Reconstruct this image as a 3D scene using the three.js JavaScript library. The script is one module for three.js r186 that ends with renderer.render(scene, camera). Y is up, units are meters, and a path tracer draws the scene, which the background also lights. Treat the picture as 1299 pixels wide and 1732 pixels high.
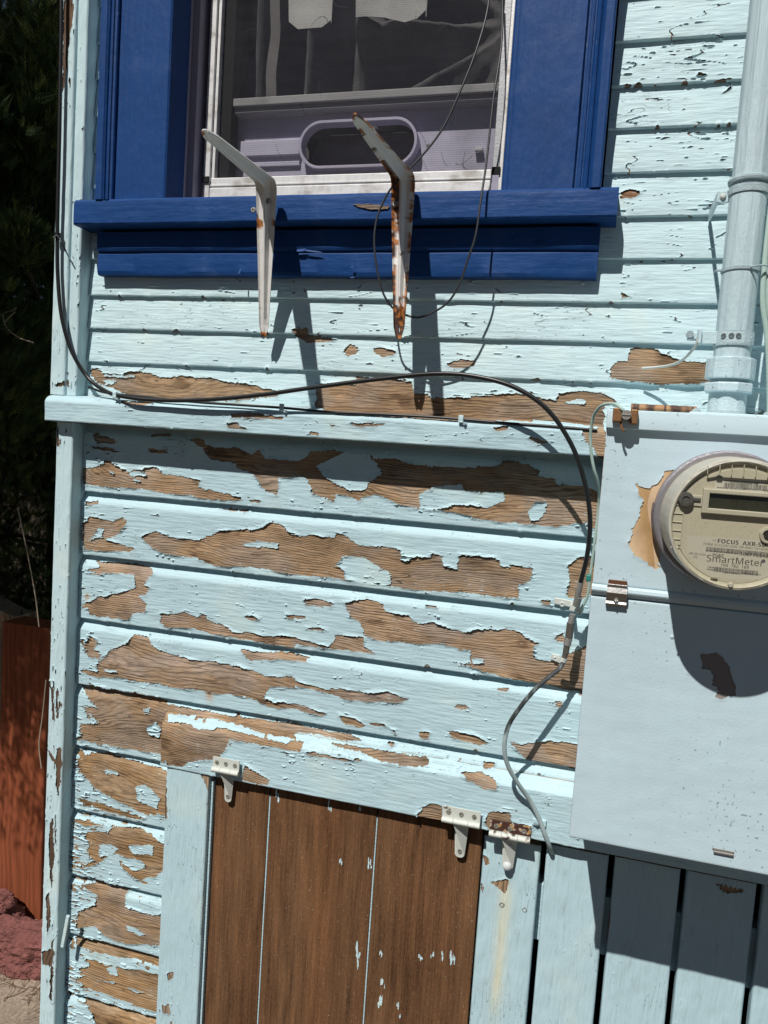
import * as THREE from 'three';
import { mergeGeometries, mergeVertices, toCreasedNormals } from 'three/addons/utils/BufferGeometryUtils.js';
import { RoundedBoxGeometry } from 'three/addons/geometries/RoundedBoxGeometry.js';

// ------------------------------------------------------------------ camera, sky, sun, exposure
const scene = new THREE.Scene();
const camera = new THREE.PerspectiveCamera(67.34, 0.75, 0.02, 400);
camera.position.set(0, 1.5, 1.25);                       // the wall's face is the plane z = 0, the yard is y = 0
camera.rotation.set(-0.08536, 0.26831, 0.0664, 'YXZ');
scene.add(camera);
const renderer = new THREE.WebGLRenderer({ antialias: true });
renderer.toneMapping = THREE.LinearToneMapping;
renderer.toneMappingExposure = 0.93;
renderer.shadowMap.enabled = true;
const SUN = new THREE.Vector3(-0.29, 1.4, 1).normalize();
{ // clear sky: deep blue overhead, paler towards the horizon
  const w = 256, h = 128, d = new Float32Array(w * h * 4);
  for (let j = 0; j < h; j++) for (let i = 0; i < w; i++) { const e = (j + 0.5) / h * 2 - 1, t = Math.pow(Math.max(0, 1 - Math.abs(e)), 2.2), k = (j * w + i) * 4, c = e < 0 ? [0.08, 0.075, 0.07] : [0.045 + 0.22 * t, 0.105 + 0.25 * t, 0.23 + 0.27 * t]; d[k] = c[0] * 0.36; d[k + 1] = c[1] * 0.36; d[k + 2] = c[2] * 0.36; d[k + 3] = 1; }
  const sky = new THREE.DataTexture(d, w, h, THREE.RGBAFormat, THREE.FloatType); sky.mapping = THREE.EquirectangularReflectionMapping; sky.magFilter = THREE.LinearFilter; sky.needsUpdate = true; scene.background = sky; scene.environment = sky;
}
const sun = new THREE.DirectionalLight(new THREE.Color(1, 0.955, 0.9), 5);
sun.position.copy(SUN).multiplyScalar(8).add(new THREE.Vector3(-0.3, 1.2, 0)); sun.target.position.set(-0.3, 1.2, 0);
sun.castShadow = true; Object.assign(sun.shadow.camera, { left: -3, right: 3, top: 3, bottom: -3, near: 0.5, far: 20 }); sun.shadow.mapSize.set(4096, 4096); sun.shadow.bias = -0.0004;
scene.add(sun, sun.target);

// ------------------------------------------------------------------ random numbers and noise
let seed = 20240611;
const rnd = () => { seed = (seed * 1664525 + 1013904223) >>> 0; return seed / 4294967296; };
const rr = (a, b) => a + (b - a) * rnd();
const PERM = new Uint8Array(512), GX = new Float32Array(256), GY = new Float32Array(256);
{ const p = [...Array(256).keys()]; for (let i = 255; i > 0; i--) { const j = Math.floor(rnd() * (i + 1)); [p[i], p[j]] = [p[j], p[i]]; } for (let i = 0; i < 512; i++) PERM[i] = p[i & 255]; for (let i = 0; i < 256; i++) { const a = rnd() * 6.2832; GX[i] = Math.cos(a); GY[i] = Math.sin(a); } }
function noise(x, y, px = 256, py = 256) {               // gradient noise in about -0.7..0.7, repeats after px, py
  const x0 = Math.floor(x), y0 = Math.floor(y), fx = x - x0, fy = y - y0;
  const u = fx * fx * fx * (fx * (fx * 6 - 15) + 10), v = fy * fy * fy * (fy * (fy * 6 - 15) + 10);
  const xa = ((x0 % px) + px) % px, xb = (xa + 1) % px, ya = ((y0 % py) + py) % py, yb = (ya + 1) % py;
  const g = (a, b, dx, dy) => { const h = PERM[PERM[a & 255] + (b & 255)]; return GX[h] * dx + GY[h] * dy; };
  const a = g(xa, ya, fx, fy), b = g(xb, ya, fx - 1, fy), c = g(xa, yb, fx, fy - 1), d = g(xb, yb, fx - 1, fy - 1);
  return a + (b - a) * u + (c - a) * v + (a - b - c + d) * u * v;
}
const fbm = (x, y, px, py, n = 4) => { let s = 0, a = 1; for (let i = 0; i < n; i++) { s += a * noise(x + i * 17.3 * (px ? 0 : 1), y, px ?? 256, py ?? 256); x *= 2; y *= 2; if (px) { px *= 2; py *= 2; } a *= 0.5; } return s; };
const clamp = (x, a = 0, b = 1) => Math.min(b, Math.max(a, x)), mix = (a, b, t) => a + (b - a) * t, smooth = (a, b, x) => { const t = clamp((x - a) / (b - a)); return t * t * (3 - 2 * t); };

// ------------------------------------------------------------------ procedural textures (colours linear, stored sRGB)
const enc = (c) => Math.round(255 * clamp(c <= 0.0031308 ? 12.92 * c : 1.055 * Math.pow(c, 1 / 2.4) - 0.055));
function colorTex(w, h, mw, mh, fn) {                    // fn(u, v) with u, v in 0..1 -> linear rgb; the tile measures mw x mh metres
  const d = new Uint8Array(w * h * 4);
  for (let j = 0; j < h; j++) for (let i = 0; i < w; i++) { const c = fn(i / w, j / h), k = (j * w + i) * 4; d[k] = enc(c[0]); d[k + 1] = enc(c[1]); d[k + 2] = enc(c[2]); d[k + 3] = 255; }
  return wrapTex(d, w, h, mw, mh, true);
}
function grayTex(w, h, mw, mh, fn) {
  const d = new Uint8Array(w * h * 4);
  for (let j = 0; j < h; j++) for (let i = 0; i < w; i++) { const c = Math.round(255 * clamp(fn(i / w, j / h))), k = (j * w + i) * 4; d[k] = d[k + 1] = d[k + 2] = c; d[k + 3] = 255; }
  return wrapTex(d, w, h, mw, mh, false);
}
function wrapTex(d, w, h, mw, mh, srgb) {
  const t = new THREE.DataTexture(d, w, h); t.wrapS = t.wrapT = THREE.RepeatWrapping; t.magFilter = THREE.LinearFilter; t.minFilter = THREE.LinearMipmapLinearFilter; t.generateMipmaps = true;
  if (srgb) t.colorSpace = THREE.SRGBColorSpace; t.repeat.set(1 / mw, 1 / mh); t.needsUpdate = true; return t;
}
// old softwood, grain along u
const ring = (u, v) => v * 76 + 13 * noise(u * 2, v * 3, 2, 3) + 5 * noise(u * 5, v * 6, 5, 6) + 1.3 * noise(u * 14, v * 18, 14, 18) + 0.5 * noise(u * 36, v * 48, 36, 48) + 0.2 * noise(u * 90, v * 90, 90, 90);
const grain = (u, v) => { const r = ring(u, v), f = r - Math.floor(r); return f < 0.72 ? Math.pow(f / 0.72, 2.5) : 1 - (f - 0.72) / 0.28; };   // late wood darkens slowly, then breaks off
const woodColor = (u, v) => {
  const a = noise(u * 5 + 7, v * 9, 5, 9), g = grain(u, v), line = (g - 0.4) * clamp(0.55 + 1.3 * noise(u * 7, v * 8 + 5, 7, 8), 0.15, 1), fib = noise(u * 34, v * 520, 34, 520), fib2 = noise(u * 14, v * 240, 14, 240), big = fbm(u * 5, v * 5, 5, 5, 4), kn = fbm(u * 9 + 3, v * 8, 9, 8, 4), blot = fbm(u * 26, v * 34, 26, 34, 3);
  let t = 1.0 - 0.72 * line + 0.44 * fib + 0.34 * fib2 + 0.55 * big + 0.34 * blot;
  if (Math.abs(noise(u * 5, v * 46, 5, 46)) < 0.02 * smooth(0.05, 0.35, noise(u * 7 + 2, v * 16, 7, 16))) t *= 0.32;   // splits
  const gray = clamp(smooth(-0.22, 0.32, kn) * 0.9 + 0.3 * a), dark = smooth(0.3, 0.55, -kn), pore = fib > 0.42 ? 0.55 : 1; t = clamp(t, 0.3, 1.7) * pore; const left = noise(u * 46, v * 210, 46, 210) + 0.5 * noise(u * 140, v * 300, 140, 300) + 0.5 * noise(u * 5 + 1, v * 5, 5, 5);
  if (left > 0.62) return [0.43 * t, 0.45 * t, 0.43 * t];   // scraps of old primer
  return [mix(0.3, 0.3, gray) * t * (1 - 0.5 * dark), mix(0.2, 0.23, gray) * t * (1 - 0.54 * dark), mix(0.118, 0.172, gray) * t * (1 - 0.56 * dark)];
};
const T = {};
T.wood = colorTex(2048, 1024, 1.0, 0.42, woodColor);
T.woodBump = grayTex(2048, 1024, 1.0, 0.42, (u, v) => 0.45 + 0.3 * grain(u, v) + 0.3 * noise(u * 34, v * 520, 34, 520) + 0.2 * noise(u * 14, v * 240, 14, 240));
const paintColor = (u, v) => {
  const a = fbm(u * 4, v * 5, 4, 5, 4), st = noise(u * 12, v * 160, 12, 160), sp = noise(u * 150, v * 150, 150, 150), dirt = fbm(u * 14, v * 60, 14, 60, 3);
  const hair = Math.abs(noise(u * 9, v * 70, 9, 70)), zone = noise(u * 5 + 2, v * 6, 5, 6);
  let k = 1 + 0.06 * a + 0.05 * st;
  k *= 1 - 0.16 * smooth(0.25, 0.75, dirt);
  if (sp > 0.56) k *= 0.5;
  const crack = hair < 0.014 * smooth(0.1, 0.3, zone) ? 0.5 : 1;
  const y = 0.03 * smooth(0.1, 0.6, a);
  return [(0.485 + y) * k * crack, (0.655 + y * 0.3) * k * crack, (0.705 - y) * k * crack];
};
T.paint = colorTex(1024, 1024, 0.62, 0.57, paintColor);
T.paintBump = grayTex(1024, 1024, 0.4, 0.23, (u, v) => 0.5 + 0.34 * fbm(u * 10, v * 46, 10, 46, 4) + 0.22 * fbm(u * 7, v * 9, 7, 9, 3));
T.metalPaint = colorTex(1024, 1024, 0.7, 0.7, (u, v) => {
  const a = fbm(u * 3, v * 3, 3, 3, 4), sp = noise(u * 150, v * 130, 150, 130) + 0.25 * noise(u * 400, v * 400, 400, 400), run = noise(u * 40, v * 5, 40, 5), m = noise(u * 16 + 3, v * 14, 16, 14);
  let k = 1 + 0.05 * a + 0.025 * run + 0.02 * noise(u * 300, v * 300, 300, 300);
  if (sp > 0.58 + 0.45 * noise(u * 5, v * 5, 5, 5)) k *= 0.5;
  return [0.51 * k, (0.66 + 0.015 * m) * k, (0.725 + 0.01 * m) * k];
});
T.metalBump = grayTex(512, 512, 0.3, 0.3, (u, v) => 0.5 + 0.3 * fbm(u * 3, v * 2, 3, 2, 3) + 0.35 * fbm(u * 10, v * 8, 10, 8, 4) + 0.2 * noise(u * 90, v * 90, 90, 90));
T.blue = colorTex(1024, 1024, 0.5, 0.5, (u, v) => {
  const a = fbm(u * 5, v * 5, 5, 5, 4), sc = noise(u * 30, v * 140, 30, 140), dust = fbm(u * 8 + 1, v * 8, 8, 8, 4), ch = noise(u * 26, v * 110, 26, 110);
  const k = 1 + 0.16 * a + 0.08 * sc, w = 0.02 * smooth(0.2, 0.8, dust) + (ch > 0.6 ? 0.07 : 0);
  return [0.008 * k + w, 0.052 * k + w, 0.19 * k + w * 0.8];
});
T.blueBump = grayTex(1024, 1024, 0.3, 0.2, (u, v) => 0.5 + 0.3 * fbm(u * 10, v * 9, 10, 9, 5) + 0.22 * fbm(u * 5, v * 22, 5, 22, 4) + 0.25 * Math.pow(clamp(noise(u * 22, v * 18, 22, 18)), 2));
T.blueV = T.blue.clone(); T.blueV.rotation = Math.PI / 2; T.blueVB = T.blueBump.clone(); T.blueVB.rotation = Math.PI / 2;
T.ply = colorTex(1024, 1024, 0.34, 0.62, (u, v) => {   // stained door boards, grain along v
  const w = 0.5 * noise(u * 4, v * 2, 4, 2) + 0.2 * noise(u * 9, v * 5, 9, 5), g = Math.sin(6.2832 * (u * 11 + w * 2.2)), fib = noise(u * 170, v * 9, 170, 9), fib2 = noise(u * 60, v * 4, 60, 4), a = fbm(u * 3, v * 2, 3, 2, 4), sp = noise(u * 120, v * 140, 120, 140), hair = noise(u * 70, v * 230, 70, 230);
  const sp2 = noise(u * 260, v * 330, 260, 330), tick = noise(u * 300, v * 60, 300, 60); let k = clamp(0.84 + 0.1 * g + 0.34 * fib + 0.24 * fib2 + 0.4 * a + 0.4 * sp2 + 0.34 * tick, 0.25, 2); const red = 0.45 + 0.6 * noise(u * 5, v * 1, 5, 1);
  let c = [mix(0.16, 0.19, red) * k, mix(0.09, 0.082, red) * k, mix(0.046, 0.034, red) * k];
  if (sp > 0.54 - 0.12 * a) c = [0.34, 0.32, 0.28]; else if (hair > 0.46) c = c.map((x) => x * 1.7);
  return c;
});
T.plyBump = grayTex(1024, 512, 0.34, 0.62, (u, v) => 0.5 + 0.5 * noise(u * 150, v * 6, 150, 6) + 0.2 * noise(u * 40, v * 3, 40, 3));
T.rough = grayTex(512, 512, 0.25, 0.25, (u, v) => 0.5 + 0.5 * fbm(u * 12, v * 12, 12, 12, 5));
T.ground = colorTex(1024, 1024, 1.6, 1.6, (u, v) => { const a = fbm(u * 6, v * 6, 6, 6, 6), s = noise(u * 200, v * 200, 200, 200); const k = 1 + 0.3 * a + 0.5 * s; return [0.27 * k, 0.215 * k, 0.165 * k]; });
T.redwood = colorTex(512, 1024, 0.2, 0.6, (u, v) => { const w = noise(u * 3, v * 2, 3, 2), g = Math.sin(6.2832 * (u * 9 + w * 1.6)), f = noise(u * 90, v * 6, 90, 6); const k = 0.9 + 0.14 * g + 0.25 * f + 0.2 * fbm(u * 4, v * 3, 4, 3, 3); return [0.25 * k, 0.07 * k, 0.03 * k]; });
T.dust = grayTex(1024, 1024, 0.52, 0.94, (u, v) => { const weave = 0.05 * (Math.sin(u * 6.2832 * 260) + Math.sin(v * 6.2832 * 260)), d = fbm(u * 5, v * 6, 5, 6, 5), s = noise(u * 7 + v * 3, v * 60, 10, 60), sc = Math.abs(noise(u * 8, v * 9, 8, 9)) < 0.006 && noise(u * 9 + 4, v * 9, 9, 9) > 0.2; return sc ? 0.5 : 0.15 + weave + 0.18 * clamp(d) + 0.06 * s; });
T.grime = colorTex(1024, 512, 0.4, 0.2, (u, v) => { const d = smooth(-0.05, 0.5, fbm(u * 7, v * 6, 7, 6, 5)), r = noise(u * 60, v * 8, 60, 8), sp = noise(u * 130, v * 90, 130, 90) > 0.5 ? 0.55 : 1, k = (1 + 0.1 * r) * sp; return [mix(0.66, 0.4, d) * k, mix(0.66, 0.385, d) * k, mix(0.65, 0.35, d) * k]; });
T.tan = colorTex(512, 512, 0.12, 0.2, (u, v) => { const w = u * 5 + 1.2 * noise(u * 2, v * 2, 2, 2), f = w - Math.floor(w), k = 1 + 0.25 * fbm(u * 6, v * 5, 6, 5, 4), l = smooth(0.1, 0.9, f); return [mix(0.62, 0.46, l) * k, mix(0.45, 0.29, l) * k, mix(0.29, 0.135, l) * k]; });
T.cloth = grayTex(512, 512, 0.1, 0.1, (u, v) => 0.5 + 0.25 * Math.sin(u * 400) * Math.sin(v * 400) + 0.3 * fbm(u * 9, v * 9, 9, 9, 3));

const std = (o) => new THREE.MeshPhysicalMaterial({ roughness: 0.7, metalness: 0, specularIntensity: o.roughness >= 0.55 && !o.metalness ? 0.4 : 1, side: THREE.DoubleSide, ...o });
const tint = (r, g, b) => new THREE.Color().setRGB(r, g, b);
const M = {
  wood: std({ map: T.wood, bumpMap: T.woodBump, bumpScale: 0.0016, roughness: 0.85 }),
  woodGray: std({ map: T.wood, bumpMap: T.woodBump, bumpScale: 0.002, roughness: 0.9, color: tint(0.8, 0.86, 0.98) }),
  woodGold: std({ map: T.wood, bumpMap: T.woodBump, bumpScale: 0.0016, roughness: 0.85, color: tint(1.1, 1.03, 0.88) }),
  woodPale: std({ map: T.wood, bumpMap: T.woodBump, bumpScale: 0.0018, roughness: 0.9, color: tint(1.12, 1.14, 1.2) }),
  scuff: std({ color: tint(0.3, 0.26, 0.24), roughness: 0.8, bumpMap: T.rough, bumpScale: 0.001 }),
  woodDark: std({ map: T.wood, bumpMap: T.woodBump, bumpScale: 0.002, roughness: 0.95, color: tint(0.42, 0.4, 0.42) }),
  woodRed: std({ map: T.wood, bumpMap: T.woodBump, bumpScale: 0.0016, roughness: 0.9, color: tint(0.95, 0.82, 0.8) }),
  paint: std({ map: T.paint, bumpMap: T.paintBump, bumpScale: 0.0013, roughness: 0.6, color: tint(0.965, 0.985, 0.995) }),
  paintUp: std({ map: T.paint, bumpMap: T.paintBump, bumpScale: 0.0013, roughness: 0.6, color: tint(1.12, 1.09, 1.07) }),
  metalPaint: std({ map: T.metalPaint, color: tint(1.06, 1.05, 1.04), bumpMap: T.metalBump, bumpScale: 0.0004, roughness: 0.4 }),
  pipePaint: std({ map: T.metalPaint, bumpMap: T.metalBump, bumpScale: 0.0014, roughness: 0.42, color: tint(1.02, 1.01, 0.98) }),
  blue: std({ map: T.blue, bumpMap: T.blueBump, bumpScale: 0.0014, roughness: 0.55 }),
  blueV: std({ map: T.blueV, bumpMap: T.blueVB, bumpScale: 0.0013, roughness: 0.55 }),
  ply: std({ map: T.ply, bumpMap: T.plyBump, bumpScale: 0.0008, roughness: 0.8 }),
  greenWire: std({ color: tint(0.46, 0.62, 0.56), roughness: 0.5, bumpMap: T.metalBump, bumpScale: 0.0006 }),
  rubber: std({ color: tint(0.012, 0.012, 0.013), roughness: 0.38 }),
  wireGray: std({ color: tint(0.03, 0.032, 0.036), roughness: 0.45 }),
  white: std({ color: tint(0.66, 0.66, 0.67), roughness: 0.5, bumpMap: T.metalBump, bumpScale: 0.0003 }),
  lavender: std({ color: tint(0.33, 0.31, 0.37), roughness: 0.55, bumpMap: T.blueVB, bumpScale: 0.0005 }),
  alu: std({ map: T.grime, roughness: 0.5, metalness: 0.2, bumpMap: T.metalBump, bumpScale: 0.0004 }),
  aluGray: std({ color: tint(0.36, 0.37, 0.38), roughness: 0.5, metalness: 0.4, bumpMap: T.metalBump, bumpScale: 0.0006 }),
  chrome: std({ color: tint(0.55, 0.54, 0.52), roughness: 0.28, metalness: 1, bumpMap: T.metalBump, bumpScale: 0.0003 }),
  steel: std({ color: tint(0.32, 0.31, 0.29), roughness: 0.5, metalness: 0.6, bumpMap: T.rough, bumpScale: 0.0004 }),
  black: std({ color: tint(0.012, 0.012, 0.012), roughness: 0.8 }),
  sheath: std({ color: tint(0.05, 0.04, 0.032), roughness: 0.95 }),
  tan: std({ map: T.tan, color: tint(1, 1, 1), roughness: 0.75, bumpMap: T.rough, bumpScale: 0.0006 }),
  hinge: std({ color: tint(0.62, 0.66, 0.62), roughness: 0.45, metalness: 0.15, bumpMap: T.metalBump, bumpScale: 0.0005 }),
  vc: std({ vertexColors: true, roughness: 0.5, bumpMap: T.rough, bumpScale: 0.0005 }),
};

// ------------------------------------------------------------------ helpers for named objects
const used = {};
const numbered = (n) => { const k = used[n] = (used[n] ?? -1) + 1; return k ? n + '_' + String(k).padStart(3, '0') : n; };
function thing(name, label, category, pos = [0, 0, 0], group) { const o = new THREE.Group(); o.name = numbered(name); o.position.set(...pos); o.userData = { label, category }; if (group) o.userData.group = group; scene.add(o); return o; }
function offset(o) { const v = new THREE.Vector3(); for (let p = o; p && p !== scene; p = p.parent) v.add(p.position); return v; }
function part(parent, name, geos, mat, label) {          // geometries are given in world metres
  const g = Array.isArray(geos) ? merge(geos) : geos; const m = new THREE.Mesh(g, mat); m.name = name; m.castShadow = m.receiveShadow = true;
  const v = offset(parent); g.translate(-v.x, -v.y, -v.z); if (label) m.userData.label = label; parent.add(m); return m;
}
function piece(parent, name) { const g = new THREE.Group(); g.name = name; g.position.copy(offset(parent)).negate(); parent.add(g); return g; }
function merge(list) { return list.length === 1 ? list[0] : mergeGeometries(list.map((g) => { const c = g.index ? g.toNonIndexed() : g; for (const k of Object.keys(c.attributes)) if (!['position', 'normal', 'uv', 'color'].includes(k)) c.deleteAttribute(k); return c; })); }
function boxUV(g) {                                       // uv in metres on every face
  g = g.index ? g.toNonIndexed() : g; const p = g.attributes.position, n = g.attributes.normal, uv = new Float32Array(p.count * 2);
  for (let i = 0; i < p.count; i += 3) {
    const a = [0, 0, 0]; for (let k = 0; k < 3; k++) { a[0] += Math.abs(n.getX(i + k)); a[1] += Math.abs(n.getY(i + k)); a[2] += Math.abs(n.getZ(i + k)); }
    for (let k = 0; k < 3; k++) { const x = p.getX(i + k), y = p.getY(i + k), z = p.getZ(i + k), j = (i + k) * 2; if (a[2] >= a[0] && a[2] >= a[1]) { uv[j] = x; uv[j + 1] = y; } else if (a[1] >= a[0]) { uv[j] = x; uv[j + 1] = z; } else { uv[j] = z; uv[j + 1] = y; } }
  }
  g.setAttribute('uv', new THREE.BufferAttribute(uv, 2)); return g;
}
const box = (x0, x1, y0, y1, z0, z1, r = 0.0015) => { const w = x1 - x0, h = y1 - y0, d = z1 - z0; const g = new RoundedBoxGeometry(w, h, d, 2, Math.min(r, w / 2.2, h / 2.2, d / 2.2)); g.translate((x0 + x1) / 2, (y0 + y1) / 2, (z0 + z1) / 2); return boxUV(g); };
const tube = (pts, r, seg = 80, rad = 8) => new THREE.TubeGeometry(new THREE.CatmullRomCurve3(pts.map((p) => new THREE.Vector3(...p)), false, 'centripetal'), seg, r, rad, false);
const cyl = (x, y, z, r, h, axis = 'y', n = 32, r2 = r) => { const g = new THREE.CylinderGeometry(r2, r, h, n); if (axis === 'z') g.rotateX(Math.PI / 2); if (axis === 'x') g.rotateZ(-Math.PI / 2); g.translate(x, y, z); return g; };
const lathe = (pts, x, y, z, axis = 'y', n = 64) => { const g = new THREE.LatheGeometry(pts.map(([r, h]) => new THREE.Vector2(r, h)), n); if (axis === 'z') g.rotateX(Math.PI / 2); g.translate(x, y, z); return toCreasedNormals(g, 0.6); };
const dome = (x, y, z, r, h) => { const g = new THREE.SphereGeometry(r, 20, 12, 0, Math.PI * 2, 0, Math.PI / 2); g.scale(1, h / r, 1); g.rotateX(Math.PI / 2); g.translate(x, y, z); return g; };
function paintVerts(g, fn) { const p = g.attributes.position, c = new Float32Array(p.count * 3); for (let i = 0; i < p.count; i++) { const v = fn(p.getX(i), p.getY(i), p.getZ(i)); c.set(v, i * 3); } g.setAttribute('color', new THREE.BufferAttribute(c, 3)); return g; }
// closed section [[y, z], ...] drawn along x through the stations xs, wobbling a little like sawn and weathered timber
function extrudeX(sec, xs, wob = 0.0008, ph = 0, crease = 0.45) {
  const n = sec.length, pos = [], uv = [], idx = []; let arc = [0]; for (let i = 1; i <= n; i++) arc.push(arc[i - 1] + Math.hypot(sec[i % n][0] - sec[i - 1][0], sec[i % n][1] - sec[i - 1][1]));
  xs.forEach((x) => { for (let i = 0; i <= n; i++) { const [y, z] = sec[i % n]; pos.push(x, y + wob * noise(x * 9 + ph, y * 30 + ph), z + wob * noise(x * 11 + 5 + ph, y * 40 + z * 30)); uv.push(x + ph, arc[i] + ph); } });
  for (let s = 0; s < xs.length - 1; s++) for (let i = 0; i < n; i++) { const a = s * (n + 1) + i, b = a + n + 1; idx.push(a, a + 1, b, b, a + 1, b + 1); }
  const tri = THREE.ShapeUtils.triangulateShape(sec.map(([y, z]) => new THREE.Vector2(y, z)), []);
  for (const s of [0, xs.length - 1]) { const o = pos.length / 3; sec.forEach(([y, z], i) => { const k = (s * (n + 1) + i) * 3; pos.push(pos[k], pos[k + 1], pos[k + 2]); uv.push(z, y); }); for (const t of tri) idx.push(o + t[0], o + t[1], o + t[2]); }
  const g = new THREE.BufferGeometry(); g.setAttribute('position', new THREE.Float32BufferAttribute(pos, 3)); g.setAttribute('uv', new THREE.Float32BufferAttribute(uv, 2)); g.setIndex(idx);
  return toCreasedNormals(g, crease);
}
const stations = (a, b, step) => { const n = Math.max(1, Math.round((b - a) / step)); return Array.from({ length: n + 1 }, (_, i) => a + (b - a) * i / n); };
const roundSec = (y0, y1, z0, z1, r) => { const s = []; for (const [cy, cz, a] of [[y0 + r, z1 - r, Math.PI], [y1 - r, z1 - r, Math.PI / 2]]) for (let k = 0; k <= 3; k++) { const t = a - k * Math.PI / 6; s.push([cy + r * Math.cos(t), cz + r * Math.sin(t)]); } s.push([y1, z0], [y0, z0]); return s; };
const swapXY = (g) => { const ix = g.index, ps = ix ? ix.array : null, flip = (a, n) => { for (let i = 0; i < a.length; i += 3 * n) for (let k = 0; k < n; k++) { const t = a[i + n + k]; a[i + n + k] = a[i + 2 * n + k]; a[i + 2 * n + k] = t; } }; if (ps) flip(ps, 1); else for (const k of Object.keys(g.attributes)) flip(g.attributes[k].array, g.attributes[k].itemSize); g.applyMatrix4(new THREE.Matrix4().set(0, 1, 0, 0, 1, 0, 0, 0, 0, 0, 1, 0, 0, 0, 0, 1)); return g; };   // a section drawn along x stands up along y

// ------------------------------------------------------------------ where the paint has come off (outlines in metres on the boards' faces)
const PEEL = [], KEEP = [], PEELBOX = [];
const outline = (list, a) => { const p = []; for (let i = 0; i < a.length; i += 2) p.push([a[i], a[i + 1]]); const xs = p.map((q) => q[0]), ys = p.map((q) => q[1]); list.push({ p, x0: Math.min(...xs), x1: Math.max(...xs), y0: Math.min(...ys), y1: Math.max(...ys) }); };
const peel = (...a) => a.forEach((q) => outline(PEEL, q)), keep = (...a) => a.forEach((q) => outline(KEEP, q)), peelBox = (...a) => a.forEach((q) => outline(PEELBOX, q));
// row under the belt rail, partly in its shade
peel([-.9144,1.488,-.8746,1.4798,-.8694,1.4725,-.9037,1.4695,-.9189,1.4771], [-.9184,1.4643,-.8838,1.4644,-.8541,1.4557,-.8883,1.4556,-.9157,1.4581], [-.8017,1.4676,-.7637,1.4659,-.7588,1.4599,-.799,1.4615], [-.7981,1.4937,-.7581,1.4952,-.7602,1.491,-.793,1.4869]);
peel([-.7229,1.4891,-.6909,1.4911,-.6812,1.4794,-.6449,1.4777,-.6228,1.4811,-.5912,1.4691,-.5786,1.4799,-.5667,1.4627,-.5086,1.4627,-.5071,1.439,-.5369,1.4348,-.5394,1.4045,-.5659,1.4105,-.5849,1.4353,-.5684,1.4546,-.6123,1.4515,-.6436,1.4534,-.6709,1.4556,-.6901,1.4748]);
peel([-.6271,1.4727,-.6001,1.4645,-.5811,1.4786,-.5692,1.4625,-.5347,1.4649,-.5089,1.4627,-.4922,1.4678,-.4826,1.4822,-.4348,1.4854,-.4224,1.4843,-.3777,1.4853,-.361,1.4768,-.3294,1.4809,-.3052,1.473,-.2662,1.472,-.213,1.4739,-.1647,1.4773,-.1507,1.4875,-.1142,1.4864,-.0919,1.4771,-.0851,1.3953,-.1211,1.3921,-.1692,1.3933,-.2148,1.3987,-.2455,1.3998,-.2843,1.4003,-.3242,1.4065,-.3571,1.4192,-.3789,1.4136,-.3884,1.4031,-.4053,1.4114,-.4302,1.4133,-.4334,1.3993,-.4718,1.41,-.4899,1.4304,-.5371,1.4328,-.5397,1.4025,-.5617,1.4068,-.5829,1.4334,-.6212,1.4448]);
keep([-.4705,1.4575,-.4223,1.4835,-.3776,1.4841,-.3605,1.4691,-.3512,1.4506,-.3744,1.4372,-.3816,1.4231,-.4059,1.4212,-.4313,1.4309,-.4483,1.4375], [-.5371,1.4328,-.4904,1.4383,-.4719,1.412,-.4882,1.4027,-.5355,1.4049], [-.2842,1.4251,-.2599,1.4384,-.2146,1.4457,-.21,1.4348,-.1432,1.4383,-.1421,1.4254,-.1705,1.41,-.1933,1.4137,-.2234,1.4112,-.2533,1.401,-.2805,1.4006]);
peel([-.191,1.478,-.1541,1.4788,-.1512,1.4881,-.1258,1.4899,-.1025,1.4697,-.0666,1.4669,-.0623,1.4582,-.0202,1.4579,.001,1.4524,.0097,1.3922,-.018,1.3914,-.0257,1.3998,-.0566,1.3897,-.096,1.3897,-.1251,1.3907,-.1919,1.3922]);
keep([-.1031,1.4111,-.0919,1.4286,-.0758,1.4281,-.0764,1.4134,-.086,1.3998,-.1001,1.3967], [-.0221,1.3983,-.012,1.4028,-.0075,1.3906,-.0231,1.3891]);
peel([-.9417,1.4198,-.902,1.4269,-.8877,1.4407,-.843,1.4226,-.8047,1.4296,-.7812,1.4355,-.7664,1.4219,-.7336,1.4222,-.6917,1.4171,-.6956,1.4044,-.668,1.4004,-.609,1.3928,-.6043,1.3871,-.6808,1.3828,-.7133,1.3885,-.7647,1.3864,-.803,1.3918,-.8416,1.3909,-.8955,1.3888,-.9105,1.3898,-.9355,1.39], [-.5933,1.39,-.5691,1.39,-.5732,1.3848,-.5909,1.385]);
keep([-.8429,1.4213,-.8044,1.4233,-.7994,1.4174,-.8328,1.4128], [-.8819,1.4198,-.8672,1.4187,-.8719,1.4141], [-.8278,1.4089,-.8086,1.4091,-.8155,1.4035,-.8267,1.4043]);
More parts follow.
